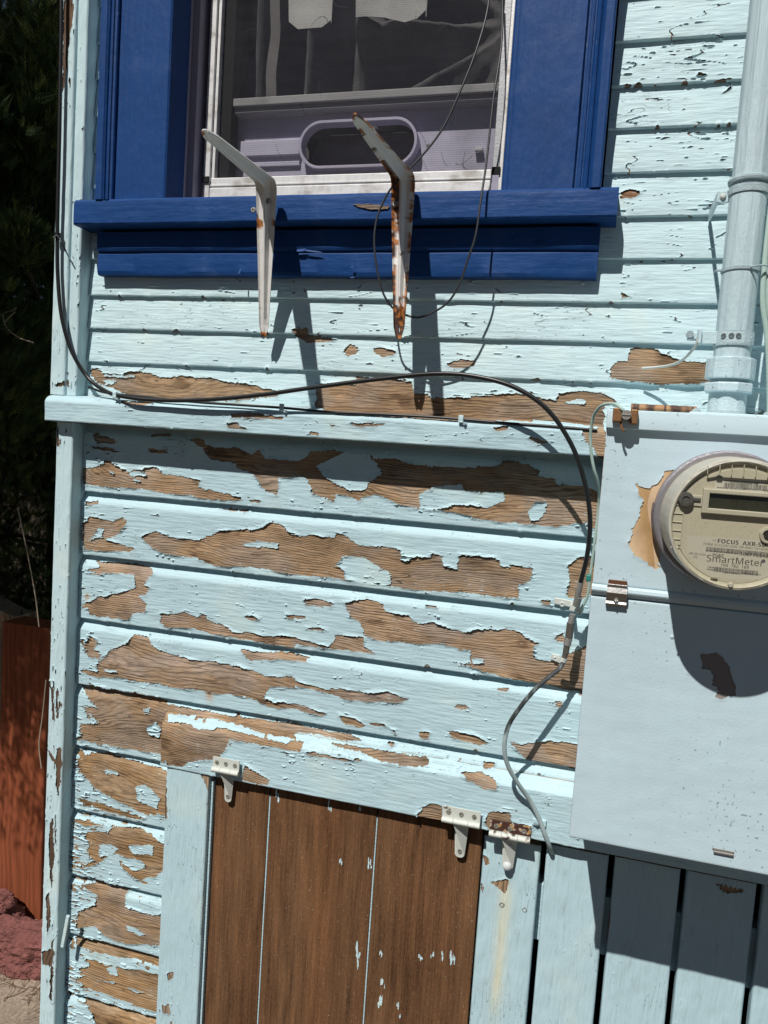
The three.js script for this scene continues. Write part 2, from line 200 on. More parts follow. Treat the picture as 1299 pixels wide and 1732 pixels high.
// second row
peel([-.9243,1.3584,-.8993,1.3605,-.9016,1.3538,-.9215,1.3521], [-.9352,1.3161,-.9182,1.3329,-.8682,1.3265,-.849,1.3368,-.8364,1.3273,-.8573,1.3017,-.8816,1.2907,-.8172,1.2776,-.8364,1.2714,-.8956,1.2676,-.9308,1.2662,-.9341,1.2856], [-.6572,1.3683,-.59,1.37,-.5942,1.3655,-.6434,1.3654]);
keep([-.9023,1.3104,-.8898,1.3094,-.8917,1.2941,-.9214,1.2847,-.9068,1.297]);
peel([-.8085,1.302,-.7808,1.3157,-.7425,1.3088,-.6865,1.3079,-.6464,1.3283,-.6062,1.3341,-.571,1.3395,-.5455,1.354,-.5236,1.3499,-.5188,1.3415,-.4925,1.3327,-.4673,1.3391,-.4503,1.3368,-.4295,1.3388,-.4259,1.347,-.4133,1.3443,-.3834,1.3274,-.343,1.3314,-.3108,1.3288,-.3088,1.3115,-.2975,1.3088,-.2941,1.3169,-.2592,1.3225,-.2557,1.3278,-.238,1.3246,-.237,1.3113,-.2115,1.3045,-.2104,1.3294,-.1495,1.3319,-.1373,1.3181,-.1155,1.3223,-.0901,1.3194,-.0886,1.301,-.1092,1.2893,-.1076,1.2689,-.1407,1.2669,-.1973,1.2679,-.2549,1.2631,-.3182,1.2637,-.3546,1.2635,-.404,1.2659,-.4376,1.2681,-.4883,1.2646,-.5449,1.2686,-.6025,1.2686,-.6566,1.2629,-.6941,1.2757,-.7267,1.2744,-.7647,1.2769,-.7891,1.2872]);
keep([-.6047,1.3076,-.5741,1.3167,-.5303,1.3169,-.532,1.3087,-.5867,1.3052], [-.4222,1.2898,-.4108,1.3069,-.3739,1.3087,-.3486,1.2956,-.3279,1.2881,-.3225,1.2671,-.3544,1.2615,-.4042,1.2678,-.4051,1.2817]);
peel([-.0338,1.3292,-.0211,1.3452,.0028,1.3513,.0105,1.3231,.0116,1.2904,-.0085,1.2808,-.0295,1.2783,-.0345,1.2961,-.0288,1.3115,-.0346,1.3182], [-.0717,1.2696,-.0576,1.2731,-.055,1.2642,-.0693,1.2632]);
// third row
peel([-.9242,1.2278,-.8943,1.2354,-.9098,1.2469,-.8897,1.2446,-.8354,1.2481,-.7916,1.2463,-.7768,1.2372,-.7907,1.2271,-.7974,1.2134,-.7852,1.2105,-.7941,1.1944,-.8085,1.1906,-.7884,1.1756,-.7926,1.1621,-.8215,1.1542,-.826,1.1428,-.8605,1.1406,-.9107,1.141,-.9189,1.1555,-.9317,1.1584,-.897,1.178,-.8625,1.1886,-.8188,1.2024,-.8145,1.2158,-.8199,1.2282,-.8543,1.2288,-.8989,1.2239], [-.9356,1.1934,-.9229,1.1926,-.9278,1.1877], [-.9368,1.1578,-.9215,1.1574,-.9238,1.1505]);
peel([-.759,1.1641,-.7305,1.1655,-.7119,1.1721,-.6835,1.1649,-.6793,1.1739,-.6676,1.1712,-.6601,1.1615,-.6278,1.1572,-.609,1.147,-.5777,1.151,-.5641,1.1466,-.5332,1.1486,-.5204,1.1544,-.4901,1.1502,-.4891,1.1338,-.5412,1.1351,-.5859,1.1374,-.6543,1.1389,-.6918,1.1447,-.7246,1.1426,-.7434,1.1381,-.7605,1.1445], [-.5927,1.1784,-.575,1.1826,-.5592,1.1784,-.5788,1.1709]);
peel([-.5099,1.1928,-.4753,1.193,-.4729,1.1884,-.5051,1.1852], [-.4793,1.223,-.4562,1.2278,-.4263,1.2233,-.4258,1.2153,-.4723,1.2137], [-.4699,1.1741,-.4445,1.1765,-.4295,1.1736,-.4611,1.1695], [-.6139,1.1463,-.5781,1.151,-.5335,1.1485,-.5033,1.1546,-.4727,1.1504,-.4298,1.146,-.4178,1.1557,-.4165,1.168,-.3647,1.1708,-.3636,1.1549,-.3382,1.1424,-.3877,1.1436,-.4338,1.1414,-.4938,1.1414,-.5595,1.1388,-.6042,1.135]);
peel([-.4035,1.226,-.3853,1.2322,-.3609,1.237,-.3362,1.2321,-.3272,1.2193,-.2871,1.2184,-.2826,1.2111,-.2703,1.2048,-.2433,1.2122,-.2078,1.2031,-.1923,1.2013,-.1738,1.2095,-.1181,1.2166,-.0994,1.2134,-.0765,1.2013,-.0713,1.1378,-.119,1.1346,-.1882,1.1477,-.2192,1.1492,-.1883,1.1496,-.1507,1.155,-.1573,1.1675,-.156,1.1754,-.1939,1.1721,-.229,1.177,-.2758,1.1708,-.3077,1.1704,-.3399,1.1681,-.3649,1.1748,-.3704,1.1941,-.3916,1.2034]);
peel([-.1815,1.2069,-.1555,1.2121,-.1222,1.2164,-.0922,1.209,-.0677,1.1991,-.0872,1.1927,-.0878,1.1775,-.0673,1.1728,-.0456,1.1721,.0015,1.2047,.0113,1.2134,.019,1.1237,-.0238,1.1265,-.0787,1.1334,-.1235,1.1382,-.1772,1.1497], [-.0456,1.2151,-.0317,1.2207,-.027,1.2064,-.043,1.2062]);
keep([-.1741,1.159,-.1572,1.1614,-.1549,1.1556,-.1735,1.151]);
// fourth row
peel([-.8967,1.0426,-.8679,1.0778,-.8289,1.0964,-.815,1.1158,-.7857,1.1152,-.7703,1.0977,-.7412,1.0909,-.6888,1.0852,-.6379,1.0881,-.5921,1.0861,-.5511,1.0752,-.511,1.0707,-.4856,1.0765,-.4849,1.0642,-.5367,1.0564,-.5443,1.0342,-.5128,1.0265,-.4864,1.0244,-.5257,1.0203,-.5801,1.0329,-.6347,1.0288,-.686,1.0296,-.7285,1.0254,-.7576,1.0319,-.7963,1.0262,-.8359,1.0291,-.881,1.0292], [-.9238,1.0836,-.9093,1.1034,-.8936,1.0921,-.8981,1.0781,-.8825,1.0669,-.8922,1.0566,-.9178,1.062], [-.9321,1.033,-.8964,1.0337,-.8462,1.0365,-.8508,1.027,-.901,1.0218,-.9267,1.0271]);
keep([-.8764,1.0402,-.849,1.0441,-.8463,1.0396,-.8712,1.036]);
peel([-.6062,1.0883,-.5652,1.0816,-.547,1.0758,-.5162,1.0782,-.4946,1.0835,-.4811,1.0751,-.4249,1.0691,-.4041,1.0743,-.3581,1.0731,-.3137,1.0819,-.2931,1.0771,-.2768,1.0736,-.2923,1.066,-.3407,1.0596,-.3903,1.056,-.4245,1.063,-.4719,1.0661,-.5111,1.0665,-.5326,1.057,-.5449,1.0383,-.5223,1.0313,-.483,1.0354,-.4222,1.0264,-.4304,1.0209,-.4823,1.023,-.5175,1.0258,-.5398,1.0265,-.5535,1.0328,-.6032,1.0336]);
peel([-.5987,1.1168,-.5582,1.1161,-.5144,1.1221,-.458,1.1196,-.4704,1.1117,-.5224,1.1086,-.5752,1.099], [-.4011,1.0277,-.3674,1.0249,-.3501,1.0155,-.354,1.0108,-.3917,1.0128], [-.3485,1.0219,-.3179,1.0249,-.3094,1.0202,-.3378,1.0167], [-.2,1.0737,-.1831,1.0803,-.1712,1.0763,-.1899,1.0686], [-.3051,1.0169,-.2969,1.0162,-.2965,1.0103], [-.1307,1.1155,-.112,1.1164,-.1136,1.1124,-.1284,1.1109], [-.2104,1.0306,-.1641,1.0325,-.1346,1.0218,-.155,1.0144,-.194,1.0196], [-.2531,1.0215,-.2394,1.0238,-.2384,1.01,-.2542,1.0093]);
peel([-.1053,1.0275,-.0813,1.0297,-.042,1.0422,-.0168,1.0427,.0189,1.0431,.0223,1.004,-.0204,1.0001,-.0719,1.0044,-.0877,1.017], [-.0368,1.1095,-.0259,1.1092,-.0268,1.0978,-.036,1.1001], [-.1292,1.1163,-.1125,1.1169,-.114,1.1128,-.127,1.1116]);
// fifth row
peel([-.9333,.9967,-.9054,1.0054,-.8548,1.0041,-.7854,1.0013,-.7463,.9964,-.736,.9827,-.7261,.9755,-.7221,.8926,-.7488,.8945,-.8201,.8933,-.8755,.8927,-.9371,.8913,-.922,.903,-.9279,.9203,-.9127,.9274,-.8822,.9324,-.9294,.9611,-.8885,.963,-.9147,.9815], [-.746,.9899,-.6606,.9903,-.6142,.9892,-.5463,.9917,-.4806,.994,-.4795,.9754,-.5456,.9791,-.6137,.9807,-.6835,.9802,-.7358,.9783], [-.5963,.9899,-.5289,.9924,-.4631,.9928,-.42,.9916,-.3778,.9925,-.3523,.9866,-.3897,.9823,-.4409,.984,-.5061,.9814,-.5957,.9793]);
peel([-.3155,.9909,-.2953,.9923,-.3029,.9849], [-.1452,.9867,-.1226,.9887,-.1257,.9804,-.1427,.9792]);
keep([-.7892,.9765,-.7747,.981,-.7766,.9696,-.7863,.968], [-.7779,.945,-.7589,.9548,-.7488,.9454,-.7527,.9271,-.7773,.9318]);
// header over the small doors
peel([-.7337,.9663,-.6705,.9702,-.611,.9716,-.4911,.9667,-.4608,.9637,-.4604,.9576,-.5342,.9572,-.5967,.9571,-.6025,.9392,-.6173,.9195,-.6353,.9121,-.6672,.9043,-.6899,.8894,-.7181,.8865,-.729,.9172]);
keep([-.6752,.9703,-.6247,.9727,-.629,.9677,-.6702,.9643]);
peel([-.4851,.9698,-.4574,.9725,-.4568,.9623,-.4824,.96], [-.4524,.9602,-.3687,.9647,-.344,.963,-.3764,.9552,-.4435,.9556], [-.4133,.9781,-.3491,.979,-.2294,.9802,-.2308,.9721,-.2518,.9644,-.3116,.9655,-.3528,.9723,-.4025,.9738], [-.1748,.9705,-.141,.9747,-.1142,.9662,-.117,.9541,-.1354,.9506,-.1665,.9623], [-.2427,.8925,-.2243,.9092,-.2029,.9102,-.1984,.8755,-.214,.8763,-.2418,.8807], [-.1318,.9046,-.1178,.9171,-.0902,.9206,-.089,.9054,-.0544,.9047,-.0535,.8933,-.1266,.8861], [-.5685,.888,-.5633,.9164,-.5406,.9079,-.5156,.8956,-.5216,.8853,-.5616,.885]);
keep([-.4108,.9716,-.3527,.9715,-.3602,.9609,-.3933,.9603,-.4546,.9619]);
peel([-.0111,.8816,.019,.8822,.0229,.8785,-.0019,.8778]);
// stile beside the hatch
peel([-.6526,.8802,-.6268,.883,-.6223,.8355,-.6327,.8429,-.6441,.8706], [-.7027,.4817,-.6885,.4893,-.6898,.4732,-.7001,.4705], [-.7102,.4163,-.6935,.4208,-.6906,.4038,-.7074,.4012], [-.6919,.3855,-.6857,.3892,-.6875,.3832,-.6927,.3773]);
// short rows between the corner and the hatch
peel([-.9304,.8512,-.9205,.8621,-.8646,.8742,-.8492,.8701,-.7892,.8673,-.7499,.8654,-.7206,.8619,-.7168,.7824,-.775,.7709,-.8153,.7811,-.8561,.7915,-.882,.8003,-.9244,.8292], [-.9276,.7755,-.8707,.7749,-.8147,.7676,-.7747,.7642,-.7943,.758,-.8702,.7612,-.9273,.7686]);
keep([-.8709,.8413,-.8381,.8449,-.8353,.8386,-.863,.8358], [-.7971,.8231,-.7776,.829,-.7449,.8105,-.7511,.7869,-.7935,.7967]);
peel([-.941,.7288,-.9096,.7331,-.8649,.7301,-.9047,.7221], [-.9042,.7101,-.8512,.721,-.8472,.7297,-.8126,.7368,-.791,.7392,-.7565,.7325,-.7306,.7223,-.7284,.6758,-.7443,.6527,-.7696,.6451,-.7779,.6373,-.791,.6403,-.8043,.6473,-.8267,.6584,-.8225,.6633,-.7873,.655,-.7706,.6666,-.7732,.6779,-.8143,.677,-.832,.6812,-.8493,.6735,-.875,.6519,-.9013,.636,-.929,.6483,-.9016,.6421,-.8842,.6579,-.9026,.6701,-.8899,.6889,-.9037,.6981], [-.7909,.6383,-.7649,.6362,-.769,.6313]);
keep([-.8743,.6902,-.8503,.6972,-.8302,.6895,-.8493,.6735,-.869,.6672], [-.809,.7039,-.7556,.7131,-.7547,.6937,-.7974,.6885]);
peel([-.918,.5978,-.8822,.6058,-.8114,.6097,-.8101,.578,-.7492,.5743,-.7284,.5852,-.7252,.5183,-.7636,.5128,-.8025,.5031,-.8334,.5036,-.8559,.5103,-.8788,.5211,-.9146,.5083,-.9217,.5149,-.916,.545,-.8806,.5656,-.8722,.5797,-.8815,.5897], [-.887,.6149,-.8382,.6197,-.8423,.6108,-.8822,.6058]);
keep([-.8084,.5381,-.7822,.5404,-.7645,.5326,-.7729,.5266,-.8037,.5311]);
peel([-.9273,.4804,-.8912,.4914,-.8239,.4897,-.728,.4856,-.7274,.4737,-.7837,.4755,-.8231,.4695,-.8767,.4683,-.9132,.4715], [-.8942,.4515,-.84,.4488,-.7785,.4565,-.7267,.4579,-.7231,.3821,-.7751,.3801,-.8375,.3878,-.8827,.3882,-.91,.3851,-.8967,.3969,-.9197,.3992,-.8973,.4134,-.9115,.4263,-.8846,.4374]);
keep([-.8486,.4405,-.8267,.4502,-.8216,.4331,-.8393,.4306], [-.8654,.4114,-.8254,.4198,-.8297,.4146], [-.803,.4135,-.7593,.4169,-.7765,.4103]);
peel([-.9001,.3669,-.8368,.3715,-.7746,.3679,-.7225,.3701,-.7212,.342,-.799,.32,-.8616,.3148,-.8762,.34,-.8904,.3528]);
// rows under the window
peel([-.4355,1.6549,-.4261,1.6666,-.4099,1.6652,-.407,1.652,-.4248,1.6457], [-.3816,1.6622,-.3698,1.6645,-.3418,1.6578,-.3452,1.6502,-.3647,1.6477,-.379,1.6529], [-.2538,1.6403,-.2337,1.6484,-.2093,1.6474,-.2069,1.6402,-.2326,1.6337,-.2515,1.6349], [-.531,1.6888,-.5019,1.6933,-.497,1.6819,-.4512,1.6754,-.455,1.6715,-.5002,1.6664,-.5219,1.6774]);
peel([.0045,1.6463,.0172,1.6554,.0273,1.654,.0288,1.6747,.0618,1.6757,.082,1.6695,.1084,1.6636,.1601,1.6552,.1627,1.6285,.1186,1.6233,.0766,1.6215,.0368,1.6233,.0045,1.6272]);
keep([.0616,1.6774,.0978,1.6734,.1428,1.6714,.1411,1.6563,.1057,1.6584,.0789,1.6677]);
peel([-.9339,1.6079,-.9192,1.6106,-.9041,1.6006,-.8603,1.6002,-.8413,1.6072,-.8079,1.6043,-.7746,1.5974,-.7378,1.6029,-.7101,1.6,-.6829,1.6011,-.6467,1.5945,-.6113,1.594,-.5804,1.5874,-.5414,1.5832,-.558,1.5745,-.6097,1.5642,-.6898,1.5583,-.7821,1.5559,-.8392,1.5595,-.8785,1.5723,-.9081,1.5794,-.9283,1.5912]);
keep([-.9036,1.588,-.8743,1.5892,-.8788,1.5807,-.8983,1.5798], [-.9039,1.5977,-.8361,1.5983,-.836,1.5949,-.8989,1.5941]);
peel([-.4788,1.5899,-.4711,1.5999,-.4096,1.6005,-.4105,1.6139,-.3624,1.6139,-.3506,1.6143,-.311,1.6084,-.3057,1.59,-.2826,1.591,-.2744,1.5839,-.2329,1.5877,-.1992,1.5875,-.1699,1.5907,-.1485,1.5971,-.1087,1.5957,-.1052,1.5523,-.1813,1.5481,-.2563,1.5457,-.334,1.5471,-.4223,1.5462,-.4769,1.5589], [-.6337,1.593,-.6028,1.5924,-.572,1.5858,-.5417,1.5832,-.5497,1.573,-.6279,1.5673]);
peel([-.2109,1.5911,-.1851,1.5923,-.1381,1.598,-.1163,1.5954,-.0876,1.5914,-.0734,1.5903,-.0725,1.601,-.0364,1.6062,-.0054,1.6041,.0195,1.5912,-.0005,1.5868,.0012,1.5482,-.0599,1.5554,-.1313,1.5586,-.2087,1.5618]);
keep([-.0626,1.5873,-.0457,1.5934,-.0283,1.5924,-.0312,1.5853,-.0555,1.5858]);
// belt rail
peel([-.6137,1.5371,-.5757,1.541,-.5131,1.5367,-.5169,1.5327,-.5626,1.5321,-.6091,1.5316], [-.6193,1.5213,-.6002,1.5243,-.5912,1.5152,-.5699,1.5133,-.608,1.5111], [-.8331,1.5477,-.7506,1.5497,-.7776,1.5437,-.8143,1.5426], [-.4673,1.5148,-.4513,1.5164,-.4509,1.5112,-.465,1.5104], [-.4341,1.5298,-.4203,1.5298,-.4239,1.5248], [-.4008,1.5335,-.3353,1.5372,-.3425,1.5313,-.381,1.5291], [-.1633,1.5402,-.139,1.5434,-.142,1.538,-.1557,1.5337], [-.1101,1.5294,-.0927,1.527,-.0785,1.5209,-.0955,1.5192], [-.03,1.5445,.0009,1.5496,.0131,1.503,-.0068,1.505,-.0112,1.5183,-.0253,1.5277]);
// meter box covers
peelBox([.0484,1.4766,.0532,1.4708,.0601,1.4687,.0654,1.4664,.0668,1.4697,.0759,1.4796,.0799,1.4905,.0918,1.4957,.0953,1.4846,.0841,1.4626,.0797,1.4375,.0813,1.402,.0865,1.3632,.0761,1.3674,.0528,1.3812,.0489,1.3862,.0464,1.395,.0482,1.4132,.0537,1.428,.0557,1.4425,.0565,1.4533,.0525,1.4601,.0481,1.4704]);
peelBox([.0049,1.3342,.0224,1.3343,.0235,1.3216,.0165,1.3217,.0108,1.3275], [.0483,1.3354,.0724,1.3328,.1028,1.3327,.0995,1.3312,.0763,1.3278,.0609,1.3282,.0499,1.3274], [.1466,1.2641,.1536,1.2621,.1655,1.2653,.1757,1.2578,.1857,1.2384,.1865,1.2296,.1927,1.2216,.1922,1.2126,.178,1.2059,.1672,1.2057,.1703,1.2152,.1636,1.2292,.1611,1.2408,.1487,1.242]);
// slats
peel([-.1165,.7846,-.087,.7971,-.0845,.7897,-.0902,.7665,-.0944,.7715], [-.1316,.8313,-.1208,.8256,-.1206,.8137,-.126,.8085], [-.1306,.7834,-.1251,.7726,-.1277,.7559], [.2267,.8595,.2724,.8588,.2696,.8545,.2444,.8469]);
// upper corner board
peel([-.9858,2.2659,-.971,2.2646,-.9657,2.2365,-.9712,2.1929,-.9753,2.1512,-.9797,2.1117,-.984,2.0883,-.9865,2.159,-.9868,2.2289], [-.9728,2.1206,-.9677,2.1133,-.9676,2.0969,-.9707,2.1017]);
// lower corner board: long bare streaks
peel([-.9716,.9985,-.9661,1.0018,-.9597,.934,-.9655,.938], [-.9596,.9954,-.9541,.9987,-.953,.9351,-.9567,.9443], [-.9545,.8804,-.9451,.887,-.9422,.8528,-.9466,.7871,-.9533,.8159], [-.9651,.7281,-.9577,.7448,-.9515,.6651,-.9558,.5926,-.964,.6624], [-.9531,.7457,-.9499,.7514,-.9486,.6809,-.9518,.6904], [-.9681,.5795,-.9604,.5916,-.9553,.5258,-.963,.4981], [-.9736,.4642,-.9477,.4759,-.9482,.4394,-.9714,.436], [-.9523,.4383,-.9459,.44,-.9469,.3665,-.9518,.3756], [-.9782,.8763,-.9701,.8727,-.9496,.8564,-.9465,.8471,-.9579,.85], [-.9758,1.4813,-.9699,1.4837,-.9676,1.4606,-.9739,1.456], [-.984,1.5734,-.9546,1.583,-.9542,1.5705,-.9789,1.5694]);
peel([-.0059,1.9076,.0077,1.9116,.0236,1.9093,.0233,1.9013,.0088,1.8982,-.0037,1.8978]);
peel([-.6586,.964,-.6037,.9655,-.5365,.965,-.4714,.9629,-.4712,.9596,-.5363,.9609,-.6034,.9604,-.6584,.9597], [-.5779,.9816,-.5333,.979,-.4722,.9776,-.4762,.9736,-.5374,.9741,-.5776,.9774]);

function signed(o, x, y) {                                // distance to the outline, negative inside
  let best = 1e9, inside = false; const p = o.p, n = p.length;
  for (let i = 0, j = n - 1; i < n; j = i++) {
    const ax = p[j][0], ay = p[j][1], bx = p[i][0], by = p[i][1];
    if ((ay > y) !== (by > y) && x < ax + (bx - ax) * (y - ay) / (by - ay)) inside = !inside;
    const dx = bx - ax, dy = by - ay, t = clamp(((x - ax) * dx + (y - ay) * dy) / (dx * dx + dy * dy + 1e-12)), ex = x - ax - t * dx, ey = y - ay - t * dy, d = ex * ex + ey * ey;
    if (d < best) best = d;
  }
  return inside ? -Math.sqrt(best) : Math.sqrt(best);
}
function fieldFor(x0, x1, y0, y1, o = {}) {
  const R = 0.014, near = (l) => l.filter((q) => q.x1 > x0 - R && q.x0 < x1 + R && q.y1 > y0 - R && q.y0 < y1 + R), pe = near(o.box ? PEELBOX : PEEL), ke = o.box ? [] : near(KEEP), v = o.vertical;
  return (x, y) => {
    const sx = v ? y : x, sy = v ? x : y;
    const rag = 0.7 + 1.1 * smooth(-0.2, 0.5, noise(sx * 7 + 5, sy * 11)) + (o.left ? 1.6 * smooth(o.left + 0.14, o.left, x) : 0), st = Math.round(sx * 260 + 0.7 * noise(sx * 30, sy * 200)) * 0.37 + Math.round(sy * 420) * 1.7;
    const jx = 0.003 * rag * noise(sx * 150, sy * 480) + 0.004 * noise(sx * 45, sy * 110) + 0.0034 * rag * noise(sx * 60 + 3, sy * 620), jy = 0.0026 * noise(sx * 230 + 9, sy * 360) + 0.0022 * noise(sx * 70 + 4, sy * 150) + 0.0016 * rag * noise(st, 2.5);
    const qx = x + (v ? jy : jx), qy = y + (v ? jx : jy); let f = R;
    for (const q of pe) if (qx > q.x0 - R && qx < q.x1 + R && qy > q.y0 - R && qy < q.y1 + R) f = Math.min(f, signed(q, qx, qy));
    if (f < R) for (const q of ke) if (qx > q.x0 - R && qx < q.x1 + R && qy > q.y0 - R && qy < q.y1 + R) f = Math.max(f, -signed(q, qx, qy));
    if (f > 0.0015 || o.chipAll) {                          // flakes along the grain
      const zone = 0.5 + 1.5 * noise(sx * 6 + 3, sy * 9), th = (o.chip ?? 0.62) - 0.16 * zone - (o.left ? 0.2 * smooth(o.left + 0.11, o.left, x) : 0) - (f < R ? 0.2 * smooth(R, 0.003, f) * clamp(0.5 + 2 * noise(sx * 9, sy * 12 + 3)) : 0);
      const c = noise(sx * 48 + 7, sy * 260) + 0.3 * noise(sx * 140, sy * 500);
      if (c > th) f = Math.min(f, (th - c) * 0.012);
      else f = Math.min(f, Math.max(0.0045, (th - c) * 0.02));
      const k = Math.abs(noise(sx * 11 + 1, sy * 75 + 2)), kz = noise(sx * 16, sy * 24) + (o.cracks ?? 0);
      const kw = o.cracks > 0.05 ? 0.022 : 0.016; if (kz > 0.3 && k < kw) f = Math.min(f, (k - kw) * 0.05);
    }
    if (o.nibble !== undefined && y - o.nibble < 0.012) f = Math.min(f, 0.004 + (y - o.nibble) - 0.016 * Math.max(0, noise(sx * 38, 7.3 + o.nibble * 50) + 0.6 * noise(sx * 90, 3.1 + o.nibble * 70) - 0.2));
    return f;
  };
}
// a sheet of paint over rows of a profile (rows: {a, b, z}: y = base + a + b * height), cut out where the field is negative, lifting towards its torn edges
function paintSheet(rows, xs, base, height, field, o = {}) {
  const nr = rows.length, nx = xs.length, N = nr * nx, P = new Float32Array(N * 3), NN = new Float32Array(N * 3), F = new Float32Array(N), L = new Float32Array(N), UV = new Float32Array(N * 2);
  const yz = rows.map((r) => [base + r.a + r.b * height, r.z]), arc = [0]; for (let j = 1; j < nr; j++) arc.push(arc[j - 1] + Math.hypot(yz[j][0] - yz[j - 1][0], yz[j][1] - yz[j - 1][1]));
  const nor = yz.map((_, j) => { const a = yz[Math.max(0, j - 1)], b = yz[Math.min(nr - 1, j + 1)], dy = b[0] - a[0], dz = b[1] - a[1], l = Math.hypot(dy, dz) || 1; return [-dz / l, dy / l]; });
  const ph = o.phase ?? 0, wob = o.wob ?? 0.0007, t0 = o.thick ?? 0.0006, curl = o.curl ?? 0.0026, lo = (f, x, y) => t0 + curl * Math.pow(clamp(1 - f / 0.0065), 2) * clamp(0.35 + 1.7 * noise(x * 28 + 3, y * 46), 0, 1.1);
  for (let j = 0; j < nr; j++) for (let i = 0; i < nx; i++) {
    const k = j * nx + i, x = xs[i], y = yz[j][0], w = wob * Math.max(0, 0.75 + noise(x * 8 + ph, y * 22) + 0.5 * noise(x * 30, y * 60 + ph));
    P[k * 3] = x; P[k * 3 + 1] = y + (o.sag ? o.sag(x) : 0); P[k * 3 + 2] = yz[j][1] + w; NN[k * 3 + 1] = nor[j][0]; NN[k * 3 + 2] = nor[j][1];
    F[k] = field(x, y, yz[j][1]); L[k] = lo(F[k], x, y); UV[k * 2] = x + ph; UV[k * 2 + 1] = arc[j] + ph * 0.7;
  }
  const pos = [], uv = [], idx = [], id = new Int32Array(N).fill(-1), cutId = new Map(), sk = [];
  const put = (k) => { if (id[k] < 0) { id[k] = pos.length / 3; pos.push(P[k * 3], P[k * 3 + 1] + NN[k * 3 + 1] * L[k], P[k * 3 + 2] + NN[k * 3 + 2] * L[k]); uv.push(UV[k * 2], UV[k * 2 + 1]); } return id[k]; };
  const cut = (a, b) => { const key = a < b ? a * N + b : b * N + a; let r = cutId.get(key); if (r === undefined) { const t = F[a] / (F[a] - F[b]), l = lo(0, mix(P[a * 3], P[b * 3], t), mix(P[a * 3 + 1], P[b * 3 + 1], t)); r = pos.length / 3; for (let c = 0; c < 3; c++) pos.push(mix(P[a * 3 + c], P[b * 3 + c], t) + mix(NN[a * 3 + c], NN[b * 3 + c], t) * l); uv.push(mix(UV[a * 2], UV[b * 2], t), mix(UV[a * 2 + 1], UV[b * 2 + 1], t)); cutId.set(key, r); } return r; };
  for (let j = 0; j < nr - 1; j++) for (let i = 0; i < nx - 1; i++) {
    const c = [j * nx + i, j * nx + i + 1, (j + 1) * nx + i + 1, (j + 1) * nx + i], s = c.map((k) => F[k] > 0), n = s[0] + s[1] + s[2] + s[3];
    if (!n) continue;
    if (n === 4) { const q = c.map(put); idx.push(q[0], q[1], q[2], q[0], q[2], q[3]); continue; }
    const poly = [], e = []; for (let k = 0; k < 4; k++) { const m = (k + 1) % 4; if (s[k]) poly.push(put(c[k])); if (s[k] !== s[m]) { const v = cut(c[k], c[m]); poly.push(v); e.push(v); } }
    for (let k = 1; k < poly.length - 1; k++) idx.push(poly[0], poly[k], poly[k + 1]);
    if (e.length === 2) sk.push(e[0], e[1]);
  }
  const edge = o.edge ?? 0.0006;
  for (let k = 0; k < sk.length; k += 2) { const a = sk[k] * 3, b = sk[k + 1] * 3, q = pos.length / 3; for (const v of [a, b]) { pos.push(pos[v], pos[v + 1], pos[v + 2]); uv.push(uv[v / 3 * 2], uv[v / 3 * 2 + 1]); } for (const v of [b, a]) { pos.push(pos[v], pos[v + 1], pos[v + 2] - edge); uv.push(uv[v / 3 * 2], uv[v / 3 * 2 + 1]); } idx.push(q, q + 1, q + 2, q, q + 2, q + 3); }
  const g = new THREE.BufferGeometry(); g.setAttribute('position', new THREE.Float32BufferAttribute(pos, 3)); g.setAttribute('uv', new THREE.Float32BufferAttribute(uv, 2)); g.setIndex(idx); g.computeVertexNormals(); return g;
}
const seen = (x0, x1, dx) => { const a = []; for (let x = x0; x < x1 - dx * 0.4; x += x > -1.02 && x < 0.34 ? dx : 0.05) a.push(x); a.push(x1); return a; };
const faceRows = (a0, a1, step, h, zf) => { const n = Math.max(1, Math.round((h + a1 - a0) / step)), r = []; for (let i = 0; i <= n; i++) { const u = i / n; r.push({ a: mix(a0, a1, u), b: u, z: zf(u) }); } return r; };
const RR = (a, b, z) => ({ a, b, z });
const PROFILE = {
  // lapped boards with a thick lower edge
  lap: (h, s) => [RR(0, 0, -0.009), RR(0, 0, -0.005), RR(0.0001, 0, -0.0014), RR(0.0005, 0, -0.0003), ...faceRows(0.0014, -0.001, s, h, (u) => -0.0065 * Math.pow(u, 1.4)), RR(0.004, 1, -0.0085)],
  // flush boards with a hollowed upper edge
cove: (h, s) => [RR(0, 0, -0.0125), RR(0.0001, 0, -0.002), RR(0.0006, 0, -0.0005), ...faceRows(0.0014, -0.022, s, h, () => 0), RR(-0.02, 1, -0.0002), RR(-0.0178, 1, -0.0009), RR(-0.015, 1, -0.0024), RR(-0.012, 1, -0.0046), RR(-0.009, 1, -0.0072), RR(-0.006, 1, -0.0095), RR(-0.003, 1, -0.0112), RR(0, 1, -0.0122), RR(0.004, 1, -0.0126)],
};
const stainedOf = new Map(), stained = (m) => { if (!stainedOf.has(m)) { const c = m.clone(); c.vertexColors = true; stainedOf.set(m, c); } return stainedOf.get(m); };
function solid(rows, base, h, back) { const s = rows.map((r) => [base + r.a + r.b * h, r.z]), l = s.length - 1; return [...s, [s[l][0], back], [s[0][0], back]]; }
